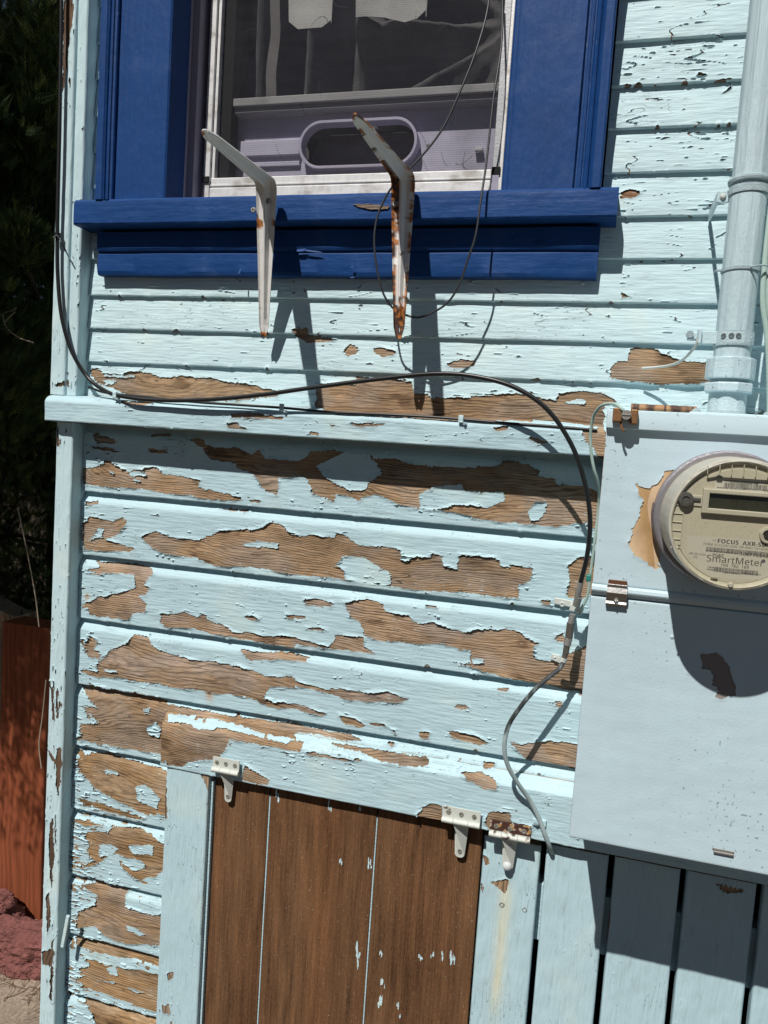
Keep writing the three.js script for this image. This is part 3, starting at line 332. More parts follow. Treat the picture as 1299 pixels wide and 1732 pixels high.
function paintedBoard(parent, o) {
  const h = o.y1 - o.y0, step = o.step ?? 0.00125, dx = o.dx ?? 0.0017, rows = (o.rows ?? PROFILE[o.kind])(h, step), coarse = (o.rows ?? PROFILE[o.kind])(h, 0.012);
  const n = piece(parent, o.name), ph = o.phase ?? Math.round(rr(0, 40)) * 0.137;
  if (o.z) for (const r of [...rows, ...coarse]) r.z += o.z;
  const timber = extrudeX(solid(coarse, o.y0, h, (o.z ?? 0) + (o.back ?? -0.018)), seen(o.x0, o.x1, 0.02), 0.0004, ph);
  const m = new THREE.Mesh(timber, o.wood ?? M.wood); m.name = 'timber'; m.castShadow = m.receiveShadow = true; n.add(m);
  const film = paintSheet(rows, seen(o.x0 + 0.0004, o.x1 - 0.0004, dx), o.y0, h, fieldFor(o.x0, o.x1, o.y0 - 0.01, o.y1 + 0.01, o.kind ? { ...o.wear, nibble: o.y0 } : o.wear), { phase: ph, ...o.film });
  if (o.stain) paintVerts(film, o.stain); const f = new THREE.Mesh(film, o.stain ? stained(o.paint ?? M.paint) : o.paint ?? M.paint); f.name = 'paint_layer'; f.castShadow = f.receiveShadow = true; n.add(f); return n;
}
function uprightBoard(parent, o) {                        // the same, standing: its section lies in x, the paint wraps round both sides
  const n = piece(parent, o.name), z = o.z, back = o.back, ph = o.phase ?? Math.round(rr(0, 40)) * 0.137, w = o.x1 - o.x0, sec = roundSec(o.x0, o.x1, back, z, 0.0028);
  const timber = swapXY(extrudeX(sec, stations(o.y0, o.y1, 0.02), o.wob ?? 0.0007, ph)), uv = timber.attributes.uv; const m = new THREE.Mesh(timber, o.wood ?? M.wood); m.name = 'timber'; m.castShadow = m.receiveShadow = true; n.add(m);
  const rows = [RR(0, 0, back + 0.001), RR(0, 0, z - 0.01), RR(0, 0, z - 0.003), RR(0.001, 0, z - 0.001), ...faceRows(0.0025, -0.0025, o.step ?? 0.0018, w, () => z), RR(-0.001, 1, z - 0.001), RR(0, 1, z - 0.003), RR(0, 1, z - 0.01), RR(0, 1, back + 0.001)];
  const ys = []; for (let y = o.y0 + 0.0004; y < o.y1 - 0.001; y += y < 2.3 && y > 0.28 ? o.dx ?? 0.0024 : 0.05) ys.push(y); ys.push(o.y1 - 0.0004);
  const f = fieldFor(o.x0, o.x1, o.y0, o.y1, { vertical: true, ...o.wear }), mid = (o.x0 + o.x1) / 2;
  const g = paintSheet(rows, ys, o.x0, w, (y, x, zz) => (zz < z - 0.002 ? 0.01 : f(x, y)), { wob: o.wob ?? 0.0007, phase: ph, curl: 0.0014, ...o.film });
  swapXY(g); if (o.stain) paintVerts(g, o.stain); const fm = new THREE.Mesh(g, o.stain ? stained(o.paint ?? M.paint) : o.paint ?? M.paint); fm.name = 'paint_layer'; fm.castShadow = fm.receiveShadow = true; n.add(fm); return n;
}
const flat = (r = 0.0025) => (h, s) => [RR(0, 0, -0.016), RR(0, 0, -r), RR(r * 0.3, 0, -r * 0.3), ...faceRows(r, -r, s, h, () => 0), RR(-r * 0.3, 1, -r * 0.3), RR(0, 1, -r), RR(0, 1, -0.016)];
// ------------------------------------------------------------------ ground
{
  const g = new THREE.PlaneGeometry(240, 240, 1, 1); g.rotateX(-Math.PI / 2); boxUV(g);
  const n = new THREE.PlaneGeometry(1.6, 1.4, 120, 120); n.rotateX(-Math.PI / 2); const p = n.attributes.position; for (let i = 0; i < p.count; i++) p.setY(i, 0.004 + 0.006 * (0.7 + fbm(p.getX(i) * 4, p.getZ(i) * 4))); n.translate(-1.85, 0, -0.1); n.computeVertexNormals();
  const uv = n.attributes.uv; for (let i = 0; i < uv.count; i++) uv.setXY(i, p.getX(i), p.getZ(i));
  const soil = std({ map: T.ground, bumpMap: T.rough, bumpScale: 0.006, roughness: 0.95, color: tint(0.26, 0.25, 0.23) }), slab = std({ map: T.ground, bumpMap: T.rough, bumpScale: 0.003, roughness: 0.95 });
  for (const [name, geo, gm] of [['ground', g, soil], ['path', n, slab]]) { const m = new THREE.Mesh(boxUV(geo), gm); m.name = name; m.receiveShadow = m.castShadow = true; m.userData.kind = 'structure'; scene.add(m); }
}
// ------------------------------------------------------------------ the house
const house = thing('house_wall', 'weathered pale blue wooden house wall with peeling horizontal boards and a belt rail', 'house wall');
const UP = [3.16, 2.127, 2.0625, 2.0, 1.9355, 1.8712, 1.808, 1.7425, 1.6822, 1.6215, 1.5535];   // lower edges of the upper boards (the first is far above the frame)
const LOW = [1.506, 1.3772, 1.2562, 1.1328, 1.0028, 0.8803, 0.7514, 0.617, 0.4934, 0.3692, 0.245, 0.12];
{
  // sheathing with openings, side wall, back room and roof, so that nothing but the openings lets light in
  const s = new THREE.Shape([[-0.97, 0.02], [2.4, 0.02], [2.4, 3.3], [-0.97, 3.3]].map((p) => new THREE.Vector2(...p)));
  const hole = (x0, x1, y0, y1) => s.holes.push(new THREE.Path([[x0, y0], [x0, y1], [x1, y1], [x1, y0]].map((p) => new THREE.Vector2(...p))));
  hole(-0.78, -0.165, 1.885, 2.92); hole(-0.12, 1.2, 0.1, 0.868);
  const sh = new THREE.ExtrudeGeometry(s, { depth: 0.012, bevelEnabled: false }); sh.translate(0, 0, -0.0315); part(house, 'sheathing', boxUV(sh), M.sheath);
  part(house, 'side_wall', box(-0.97, -0.94, 0.02, 3.3, -2.6, -0.033, 0.001), M.paint);
  part(house, 'back_wall', [box(-0.94, 2.4, 0.02, 3.3, -2.63, -2.6, 0.001), box(2.4, 2.43, 0.02, 3.3, -2.6, -0.03, 0.001)], M.sheath);
  part(house, 'room_floor', box(-0.938, 2.398, 1.2, 1.23, -2.598, -0.034, 0.001), M.sheath);
  part(house, 'roof', box(-0.99, 2.45, 3.302, 3.34, -2.65, 0.03, 0.004), M.sheath);
  const rows = UP.slice(1).map((y, i) => [y, i ? UP[i] : 2.1905]);
  // upper boards: left of the window, right of it, and whole ones underneath
  const LX = -0.9385, up = (x0, x1, y0, y1, extra = {}) => paintedBoard(house, { name: 'clapboard', kind: 'lap', x0, x1, y0: y0 + rr(-0.0006, 0.0006), y1: y1 - 0.0012, paint: M.paintUp, wood: extra.wood ?? M.woodGray, wear: { chip: 0.66, cracks: 0.17, ...extra.wear }, film: { wob: 0.0011, curl: 0.0022, ...extra.film } });
  const chips = [0.68, 0.5, 0.66, 0.47, 0.64, 0.68, 0.7, 0.7, 0.68, 0.66];
  for (let i = 0; i < UP.length - 1; i++) {
    const y0 = UP[i + 1], y1 = i ? UP[i] : 2.19;
    if (i < 6) { up(LX, -0.8975, y0, y1, { wear: { chip: 0.5 } }); up(i < 5 ? -0.032 : -0.03, 2.39, y0, y1, { wood: M.woodRed, wear: { chip: chips[i], cracks: 0.24 } }); }
    else up(LX, 2.39, y0, y1, { wood: i > 7 ? M.wood : M.woodGray, wear: { chip: chips[i], left: i === 9 ? -0.95 : 0 } });
  }
  for (let y = 2.19, k = 0; y < 3.28; y += 0.0635, k++) for (const [a, b] of y < 2.95 ? [[LX, -0.8975], [-0.032, 2.39]] : [[LX, 2.39]]) { const m = part(house, 'clapboard', extrudeX(solid(PROFILE.lap(0.0623, 0.03), y, Math.min(0.0623, 3.3 - y), -0.018), stations(a, b, 0.2), 0.0004, k), M.paintUp); }
  // lower boards
  let i0 = 0; const low = (x1, y0, y1, extra) => paintedBoard(house, { name: 'clapboard', kind: 'cove', x0: -0.9395, x1, y0: y0 + 0.0004, y1: y1 - rr(0.0014, 0.0036), wear: { chip: 0.66, cracks: 0.0, left: -0.945, ...extra }, film: { curl: 0.003 }, wood: [M.wood, M.wood, M.woodPale, M.woodPale, M.wood, M.woodGold, M.woodGold, M.wood, M.woodGold, M.woodGold, M.wood][i0], stain: i0 < 4 ? rusty : null });
  const NAILS = [[-.9183, 1.7117, 0.004, 1], [-.9198, 1.1784, 0.004, 0.8], [-.6522, 1.027, 0.0055, 0.9], [-.9854, 1.3358, 0.003, 0.7]];
  const rusty = (x, y) => { let k = 0, d = 0; for (const [nx, ny, r, a] of NAILS) { const dx = (x - nx) / (r * 1.5), dy = (y - ny) / r; if (Math.abs(dx) < 4 && Math.abs(dy) < 6) { k = Math.max(k, a * Math.exp(-dx * dx - (dy < 0 ? dy * dy * 0.16 : dy * dy * 0.8))); d = Math.max(d, Math.exp(-(dx * dx + dy * dy) * 6)); } } return [mix(mix(1, 1.1, k), 0.25, d), mix(mix(1, 0.52, k), 0.12, d), mix(mix(1, 0.28, k), 0.06, d)]; };
  const lc = [0.66, 0.68, 0.66, 0.66, 0.5, 0.47, 0.45, 0.46, 0.4, 0.45, 0.5];
  for (let i = 0; i < LOW.length - 1; i0 = ++i) low(i < 5 ? 2.39 : -0.7225, LOW[i + 1], LOW[i], { chip: lc[i] });
  // belt rail, its top rounded by weather
  paintedBoard(house, { name: 'belt_rail', x0: -0.9868, x1: 2.39, y0: 1.5063, y1: 1.5528, z: 0.05, back: -0.068, wood: M.wood, wear: { chip: 0.6, cracks: 0.02 }, film: { curl: 0.0016, wob: 0.0014 },
    rows: (h, s) => [RR(0, 0, -0.045), RR(0, 0, -0.02), RR(0, 0, -0.0012), RR(0.0008, 0, 0), ...faceRows(0.002, -0.013, s, h, () => 0), RR(-0.0105, 1, -0.0008), RR(-0.0075, 1, -0.003), RR(-0.0045, 1, -0.0062), RR(-0.002, 1, -0.0105), RR(0.0006, 1, -0.022), RR(0.003, 1, -0.046)] });
  // corner boards: two strips above the rail, one below
  const corner = (x0, x1, y0, y1, z, wear, wob, phase) => uprightBoard(house, { name: 'corner_board', x0, x1, y0, y1, z, back: -0.03, wood: M.woodDark, paint: M.paintUp, wob, phase, step: 0.0014, dx: 0.002, wear: { cracks: 0.12, chipAll: true, ...wear } });
  corner(-0.993, -0.9615, 1.5545, 3.29, 0.03, { chip: 0.56 }, 0.0012, 1.3); corner(-0.9605, -0.9395, 1.5545, 3.29, 0.026, { chip: 0.5 }, 0.0008, 2.6); corner(-0.976, -0.9405, 0.03, 1.505, 0.03, { chip: 0.5 }, 0.001, 4.1);
  // frame of the hatch: header over everything, stile at its left
  paintedBoard(house, { name: 'header_board', x0: -0.7345, x1: 2.39, y0: 0.8828, y1: 0.9808, z: 0.022, back: -0.04, wood: M.wood, wear: { chip: 0.64 }, film: { curl: 0.0024 },
    rows: (h, s) => [RR(0, 0, -0.02), RR(0, 0, -0.0012), RR(0.0008, 0, 0), ...faceRows(0.002, -0.018, s, h, () => 0), RR(-0.0165, 1, -0.0006), RR(-0.0125, 1, -0.0045), RR(-0.008, 1, -0.0085), RR(-0.004, 1, -0.0118), RR(-0.0006, 1, -0.0142), RR(0, 1, -0.018)] });
  uprightBoard(house, { name: 'stile_board', x0: -0.722, x1: -0.6355, y0: 0.08, y1: 0.8818, z: 0.02, back: -0.018, wear: { chip: 0.76 } });
  part(house, 'paint_strip', box(-0.6345, -0.63, 0.1, 0.868, -0.02, 0.012, 0.001), M.paint);
  part(house, 'wood_splinter', (() => { const g = box(-.9197 - 0.0035, -.9197 + 0.0035, .5206 - 0.034, .5206 + 0.034, 0.031, 0.036, 0.001); const c = [-.9197, .5206]; g.translate(-c[0], -c[1], 0); g.rotateZ(-0.16); g.translate(c[0], c[1], 0); return g; })(), M.paintUp);
}
// ------------------------------------------------------------------ hatch door of three brown boards with two hinges
function teeHinge(parent, x, y, z, w, tail, rust, bolts, skew = 0) {     // leaf on the header (x, y: middle of the pin), tail down the door
  const ph = rr(0, 30), paint = (px, py, pz) => { const r = smooth(0.55 - rust, 0.75 - rust, noise(px * 60 + ph, py * 60) + 0.6 * noise(px * 190, py * 190 + ph)), d = noise(px * 90, py * 90 + ph); if (bolts && py > y + 0.0055) { const q = noise(px * 110, py * 110 + ph); return q > 0.26 ? [0.42, 0.25, 0.09] : q > 0.2 ? [0.6, 0.56, 0.5] : [0.07, 0.03, 0.022]; } const c = [0.6, 0.63, 0.58], k = d > 0.1 ? [0.16, 0.06, 0.025] : [0.05, 0.025, 0.018]; return c.map((v, i) => mix(v, k[i], r)); };
  const gs = [], zl = z + 0.0235; const sub = (g) => gs.push(g);
  const leaf = new THREE.BoxGeometry(w, 0.021, 0.0022, 40, 18, 1); leaf.translate(x, y + 0.0125, zl + 0.0012); sub(leaf);
  for (const [a, b] of [[-0.5, -0.2], [-0.19, 0.19], [0.2, 0.5]]) { const c = new THREE.CylinderGeometry(0.0046, 0.0046, (b - a) * w, 14, 10); c.rotateZ(Math.PI / 2); c.translate(x + (a + b) / 2 * w, y, zl + 0.004); sub(c); }
  const s = new THREE.Shape(), t = tail, hw = w * 0.2; s.moveTo(-hw, 0); s.lineTo(-hw * 0.96, -0.006); s.lineTo(-hw * 0.9, -0.012); s.lineTo(-hw * 0.84, -0.02); s.lineTo(-hw * 0.62, -t + 0.006); s.quadraticCurveTo(-hw * 0.55, -t, 0, -t); s.quadraticCurveTo(hw * 0.55, -t, hw * 0.62, -t + 0.006); s.lineTo(hw * 0.84, -0.02); s.lineTo(hw * 0.9, -0.012); s.lineTo(hw * 0.96, -0.006); s.lineTo(hw, 0);
  const tg = new THREE.ExtrudeGeometry(s, { depth: 0.0018, bevelEnabled: true, bevelSize: 0.0005, bevelThickness: 0.0005, bevelSegments: 1, steps: 1 }); tg.translate(x, y - 0.002, 0); const p = tg.attributes.position; for (let i = 0; i < p.count; i++) { const dy = clamp((y - p.getY(i)) / 0.02); p.setZ(i, p.getZ(i) + mix(zl + 0.004, z + 0.0085, smooth(0, 1, dy))); } sub(tg);
  const m = piece(parent, 'hinge'); const geo = merge(gs.map((g) => { g.computeVertexNormals(); return paintVerts(boxUV(g), paint); }));
  const body = new THREE.Mesh(geo, M.vc); body.name = 'plate'; body.castShadow = body.receiveShadow = true; m.add(body);
  const screw = (sx, sy, sz, big) => { const g = big ? dome(sx, sy, sz, 0.0075, 0.0065) : lathe([[0, 0.0006], [0.0012, 0.0006], [0.0014, 0.0014], [0.0036, 0.0012], [0.0042, 0]], sx, sy, sz, 'z', 18); const q = new THREE.Mesh(paintVerts(g, (a, b2, c2) => big ? [0.68, 0.72, 0.72] : mix3([0.4, 0.41, 0.36], [0.1, 0.08, 0.05], clamp(0.5 + noise(a * 400, b2 * 400)))), M.vc); q.name = 'screw'; q.castShadow = q.receiveShadow = true; m.add(q); };
  if (rust < 0.5) for (const k of [-0.34, 0, 0.34]) screw(x + k * w, y + 0.0135, zl + 0.0022);
  if (bolts) { screw(x - 0.001, y - 0.019, z + 0.0125, true); screw(x - 0.001, y - tail + 0.004, z + 0.0112, true); } else { screw(x + 0.003, y - tail * 0.52, z + 0.0112); screw(x, y - tail + 0.009, z + 0.0112); }
}
const mix3 = (a, b, t) => a.map((v, i) => mix(v, b[i], t));
{
  const z = 0.006, hatch = thing('hatch_door', 'low brown wooden hatch door of three grooved boards between the pale stile and the slats', 'hatch door', [-0.38, 0.1, z]);
  const xs = [[-0.628, -0.5215], [-0.5185, -0.3195], [-0.3165, -0.1345]];
  xs.forEach(([a, b], i) => {
    const g = swapXY(extrudeX(roundSec(a, b, z - 0.018, z, 0.002), stations(0.1, 0.8755 - i * 0.001, 0.05), 0.0007, i * 3.1)); const uv = g.attributes.uv, p = g.attributes.position; for (let k = 0; k < uv.count; k++) uv.setXY(k, p.getX(k) + i * 0.37, p.getY(k) + i * 0.21);
    part(hatch, 'plank', g, M.ply);
  });
  for (const x of [-0.52, -0.318]) part(hatch, 'groove_filler', (() => { const g = box(x - 0.0016, x + 0.0009, 0.1, 0.86, z - 0.012, z - 0.002, 0.0005); return g; })(), M.paint);
  for (const [x, y, n, h] of [[-.2923, .6135, 0, 0], [-.2243, .6289, 0, 0], [-.2041, .6376, 0, 0], [-.1851, .637, 0, 0], [-.1681, .6396, 1, 0], [-.2883, .5284, 2, 0], [-.2871, .5637, 1, 0], [-.2552, .5172, 1, 0], [-.4052, .8623, 1, 0], [-.3249, .7761, 1, 0], [-.336, .6007, 2, 0], [-.5048, .8649, 1, 0], [-.3794, .7643, 0, 0], [-.3525, .8654, 0, 0]]) {
    const gs = []; for (let k = 0; k < 3 + n * 2; k++) { const w = rr(0.0008, 0.0022), t = rr(0.002, 0.006) * (1 + n * 0.5), px = x + rr(-0.004, 0.004), py = y + rr(-0.006, 0.006) * (1 + n), s = new THREE.Shape(); for (let a = 0; a < 9; a++) { const q = a / 9 * 6.2832, r = rr(0.6, 1.1); s[a ? 'lineTo' : 'moveTo'](Math.cos(q) * w * r, Math.sin(q) * t * r); } const g = new THREE.ExtrudeGeometry(s, { depth: 0.0004, bevelEnabled: false }); g.translate(px, py, z + 0.0003 + k * 0.00004); gs.push(boxUV(g)); }
    part(hatch, 'paint_fleck', gs, M.paintUp);
  }
  teeHinge(hatch, -.5972, .9011, z - 0.006 + 0.006, 0.052, 0.062, 0.02, false);
  teeHinge(hatch, -.1688, .8917, z, 0.063, 0.066, 0.18, false);
}
{
  const z = 0.0, panel = thing('slatted_door', 'pale blue low door of upright slats with dark gaps below the meter box', 'slatted door', [0.1, 0.1, z]);
  const xs = [[-0.1315, -0.0385], [-0.0285, 0.0685], [0.0795, 0.177], [0.188, 0.287], [0.2985, 0.397], [0.4085, 0.507], [0.5185, 0.617]];
  const tops = [0.857, 0.8635, 0.8645, 0.865, 0.866, 0.865, 0.864];
  xs.forEach(([x0, x1], i) => uprightBoard(panel, { name: 'slat', x0, x1, y0: 0.12 + rr(0, 0.01), y1: tops[i] + 0.006, z, back: -0.019, wob: 0.0014, dx: 0.0026, step: 0.0022, wear: { chip: 0.8 }, film: { curl: 0.0012 }, stain: i ? null : (x, y) => { const c = mix(-.0913, -.0888, clamp((y - 0.56) / 0.22)), k = Math.exp(-Math.pow((x - c) / 0.0105, 2)) * smooth(0.805, 0.77, y) * smooth(0.5, 0.62, y) * (0.8 + 0.5 * noise(x * 200, y * 14)); return [mix(1, 1.42, k), mix(1, 1.05, k), mix(1, 0.74, k)]; } }));
  for (const y of [0.687, 0.16]) part(panel, 'rail', box(-0.133, 0.64, y, y + 0.1, -0.052, -0.0215, 0.002), M.paint);
  teeHinge(panel, -.0885, .8816, z + 0.002, 0.066, 0.062, 0.4, true);
  for (const [x, y] of [[-.0935, .7489], [-.0558, .7489]]) part(panel, 'screw_hole', lathe([[0, 0.0002], [0.0024, 0.0004], [0.0034, 0.0018], [0.0044, 0.0008], [0.0052, 0]], x, y, 0.0012, 'z', 16), M.steel);
}
// ------------------------------------------------------------------ the window
{
  const win = piece(house, 'window'); win.userData.label = 'blue trimmed window with an insect screen in a white frame';
  const X0 = -0.763, X1 = -0.181;
  // trim: flat boards with a raised outer band and beads, drawn up along y
  const vert = (sec, y0, y1, ph) => { const g = swapXY(extrudeX(sec, stations(y0, y1, 0.03), 0.0007, ph)); const uv = g.attributes.uv, p = g.attributes.position; for (let k = 0; k < uv.count; k++) uv.setXY(k, p.getX(k) + p.getZ(k) + ph, p.getY(k) + ph * 0.3); return g; };
  const bead = (x, z, r, d = 1) => [[x - r * d, z], [x - r * 0.7 * d, z + r * 0.8], [x, z + r * 1.1], [x + r * 0.7 * d, z + r * 0.8], [x + r * d, z]];
  part(win, 'casing', vert([[-0.8635, -0.02], [-0.8635, 0.036], [-0.8625, 0.039], [-0.766, 0.04], [X0, 0.0375], [X0, -0.02]], 1.899, 3.0, 0.3), M.blueV);
  part(win, 'outer_band', vert([[-0.8965, -0.02], [-0.8965, 0.049], [-0.8955, 0.0505], [-0.883, 0.0505], [-0.8815, 0.0485], [-0.88, 0.0475], [-0.878, 0.0497], ...bead(-0.873, 0.046, 0.0035), [-0.866, 0.045], [-0.8645, 0.043], [-0.8645, -0.02]], 1.899, 3.0, 1.7), M.blueV);
  part(win, 'casing', vert([[X1, -0.02], [X1, 0.0375], [X1 + 0.003, 0.04], [-0.174, 0.04], [-0.172, 0.0392], [-0.17, 0.04], [-0.075, 0.04], [-0.073, 0.036], [-0.073, -0.02]], 1.899, 3.0, 2.2), M.blueV);
  part(win, 'outer_band', vert([[-0.072, -0.02], [-0.072, 0.041], [-0.0695, 0.041], ...bead(-0.066, 0.041, 0.003), [-0.061, 0.0415], ...bead(-0.0565, 0.0425, 0.0035), [-0.051, 0.046], [-0.047, 0.0505], [-0.036, 0.0505], [-0.034, 0.0485], [-0.034, -0.02]], 1.899, 3.0, 3.4), M.blueV);
  part(win, 'head_casing', box(-0.91, -0.02, 3.001, 3.12, -0.02, 0.055, 0.003), M.blue);
  // sill and apron
  part(win, 'sill', extrudeX([[1.8555, -0.0195], [1.8555, 0.044], [1.8565, 0.0475], [1.859, 0.049], [1.888, 0.0495], [1.896, 0.0485], [1.9, 0.045], [1.902, 0.039], [1.902, -0.0195]], stations(-0.939, -0.0075, 0.012), 0.0012, 0.9, 0.3), M.blue);
  part(win, 'apron', extrudeX([[1.7755, -0.002], [1.775, 0.014], [1.7765, 0.017], [1.782, 0.0185], [1.812, 0.018], [1.816, 0.0165], [1.818, 0.021], [1.822, 0.023], [1.85, 0.0235], [1.85, -0.002]], stations(-0.9085, -0.0295, 0.01), 0.0013, 2.4, 0.3), M.blue);
  // peeled spots on the sill: bare wood showing
  for (const a of [[-.414,1.8813,-.3892,1.8812,-.3543,1.8767,-.3555,1.8732,-.381,1.8722,-.4041,1.8769]]) { const s = new THREE.Shape(), P = []; for (let i = 0; i < a.length; i += 2) P.push(new THREE.Vector2(a[i], a[i + 1])); const q = []; P.forEach((p, i) => { const n = P[(i + 1) % P.length]; for (let k = 0; k < 5; k++) q.push(new THREE.Vector2(mix(p.x, n.x, k / 5) + rr(-0.0012, 0.0012), mix(p.y, n.y, k / 5) + rr(-0.0006, 0.0006))); }); s.setFromPoints(q); const g = new THREE.ExtrudeGeometry(s, { depth: 0.0012, bevelEnabled: false }); g.translate(0, 0, 0.05); part(win, 'bare_patch', boxUV(g), M.woodGray); }
  for (const [x, y, w, h, t] of [[-.5119, 1.8163, 0.03, 0.007, 0.1], [-.4893, 1.8144, 0.035, 0.004, -0.12], [-.4188, 1.7885, 0.008, 0.003, 0.3], [-.4173, 1.7723, 0.01, 0.003, 0.1], [-.621, 1.7815, 0.003, 0.014, -0.1], [-.1163, 1.8288, 0.026, 0.0035, 0.12]]) { const s = new THREE.Shape(); for (let a = 0; a < 11; a++) { const q = a / 11 * 6.2832, r = rr(0.65, 1.1); s[a ? 'lineTo' : 'moveTo'](Math.cos(q) * w / 2 * r, Math.sin(q) * h / 2 * r); } const g = new THREE.ExtrudeGeometry(s, { depth: 0.0005, bevelEnabled: false }); g.rotateX(-0.5); g.rotateZ(t); g.translate(x, y, 0.0245); part(win, 'paint_flake', boxUV(g), M.blue); }
  // jambs, head, stool
  part(win, 'jamb', [box(X0 - 0.016, X0 - 0.0006, 1.9, 2.99, -0.16, 0.0, 0.001), box(X0 - 0.0004, X0 + 0.012, 1.9, 2.99, -0.16, -0.031, 0.001)], M.lavender);
  part(win, 'jamb', [box(X1 + 0.0006, X1 + 0.016, 1.9, 2.99, -0.16, 0.0, 0.001), box(X1 - 0.012, X1 + 0.0004, 1.9, 2.99, -0.16, -0.062, 0.001)], M.lavender);
  part(win, 'head_jamb', box(X0, X1, 2.9, 2.915, -0.16, 0, 0.001), M.lavender);
  part(win, 'stool', box(X0, X1, 1.885, 1.9, -0.2, -0.02, 0.001), M.lavender);
  // white metal frame with its screen
  const zf = -0.05;
  part(win, 'screen_frame', [box(-0.742, -0.729, 1.902, 2.9, zf - 0.014, zf, 0.0015), box(-0.7285, -0.7225, 1.93, 2.9, zf - 0.02, zf - 0.006, 0.001), box(-0.2005, -0.1945, 1.902, 2.9, zf - 0.014, zf, 0.0015), box(-0.728, -0.2135, 1.901, 1.9475, zf - 0.014, zf, 0.0015), box(-0.728, -0.2135, 1.948, 1.966, zf - 0.018, zf - 0.003, 0.0015), box(-0.728, -0.2135, 1.9505, 1.9535, zf - 0.0028, zf - 0.001, 0.0005)], M.alu);
  part(win, 'frame_channel', box(-0.2125, -0.201, 1.9665, 2.9, zf - 0.016, zf - 0.004, 0.001), M.aluGray);
  part(win, 'corner_key', [box(-0.7415, -0.728, 1.956, 1.9675, zf + 0.0005, zf + 0.003, 0.001), box(-0.2125, -0.198, 1.955, 1.968, zf + 0.0005, zf + 0.003, 0.001)], M.black);
  part(win, 'side_channel', [box(-0.722, -0.7, 1.9665, 2.9, -0.096, -0.068, 0.001)], M.black);
  part(win, 'insect_screen', box(-0.7215, -0.213, 1.966, 2.9, -0.0665, -0.066, 0.0001), std({ color: tint(0.05, 0.05, 0.06), transparent: true, opacity: 1, alphaMap: T.dust, roughness: 0.9 }));
  // lower rail of the raised sash and its pane
  part(win, 'sash_rail', [box(-0.719, -0.19, 2.098, 2.1125, -0.112, -0.0715, 0.002), box(-0.719, -0.19, 2.089, 2.0978, -0.108, -0.078, 0.001)], std({ color: tint(0.36, 0.36, 0.355), roughness: 0.6, bumpMap: T.rough, bumpScale: 0.0006 }));
  part(win, 'sash_pane', box(-0.72, -0.19, 2.113, 2.9, -0.102, -0.099, 0.0005), new THREE.MeshPhysicalMaterial({ color: 0xffffff, transmission: 1, thickness: 0, roughness: 0.02 }));
}
{ // slotted filler panel with the oval opening for a hose
  const z = -0.105, t = thing('vent_panel', 'pale lavender plastic filler panel with an oval vent opening, behind the window screen', 'window vent panel', [-0.46, 1.9, z]);
  const s = new THREE.Shape([[-0.72, 1.901], [-0.19, 1.901], [-0.19, 2.092], [-0.72, 2.092]].map((p) => new THREE.Vector2(...p)));
  const cx = -0.461, cy = 2.0285, L = 0.068, r = 0.041; const oval = (P, rad) => { P.moveTo(cx - L, cy - rad); P.lineTo(cx + L, cy - rad); P.absarc(cx + L, cy, rad, -Math.PI / 2, Math.PI / 2, false); P.lineTo(cx - L, cy + rad); P.absarc(cx - L, cy, rad, Math.PI / 2, Math.PI * 1.5, false); return P; };
  s.holes.push(oval(new THREE.Path(), r - 0.002)); const g = new THREE.ExtrudeGeometry(s, { depth: 0.004, bevelEnabled: false, curveSegments: 24 }); g.translate(0, 0, z - 0.004); part(t, 'panel', boxUV(g), std({ color: tint(0.5, 0.48, 0.6), roughness: 0.5 }));
  const ring = oval(new THREE.Shape(), r); ring.holes.push(oval(new THREE.Path(), r - 0.0035)); const rg = new THREE.ExtrudeGeometry(ring, { depth: 0.022, bevelEnabled: true, bevelSize: 0.0008, bevelThickness: 0.0008, bevelSegments: 2, curveSegments: 24 }); rg.translate(0, 0, z + 0.0005); part(t, 'oval_collar', boxUV(rg), std({ color: tint(0.5, 0.47, 0.6), roughness: 0.45 }));
  const inner = oval(new THREE.Shape(), r - 0.001); const ig = new THREE.ExtrudeGeometry(inner, { depth: 0.002, bevelEnabled: false, curveSegments: 24 }); ig.translate(0, 0, z - 0.04); part(t, 'hose_cap', boxUV(ig), std({ color: tint(0.11, 0.1, 0.105), roughness: 0.6, bumpMap: T.rough, bumpScale: 0.002 }));
  part(t, 'sliding_rail', [box(-0.7, -0.575, 2.018, 2.046, z + 0.0005, z + 0.01, 0.002), box(-0.7, -0.575, 2.0, 2.0085, z + 0.0005, z + 0.006, 0.001)], std({ color: tint(0.54, 0.52, 0.64), roughness: 0.5 }));
  part(t, 'thumb_latch', box(-0.252, -0.238, 2.012, 2.018, z + 0.0005, z + 0.012, 0.001), M.white);
  part(t, 'rivet', dome(-0.3365, 2.029, z, 0.0032, 0.002), M.steel);
}
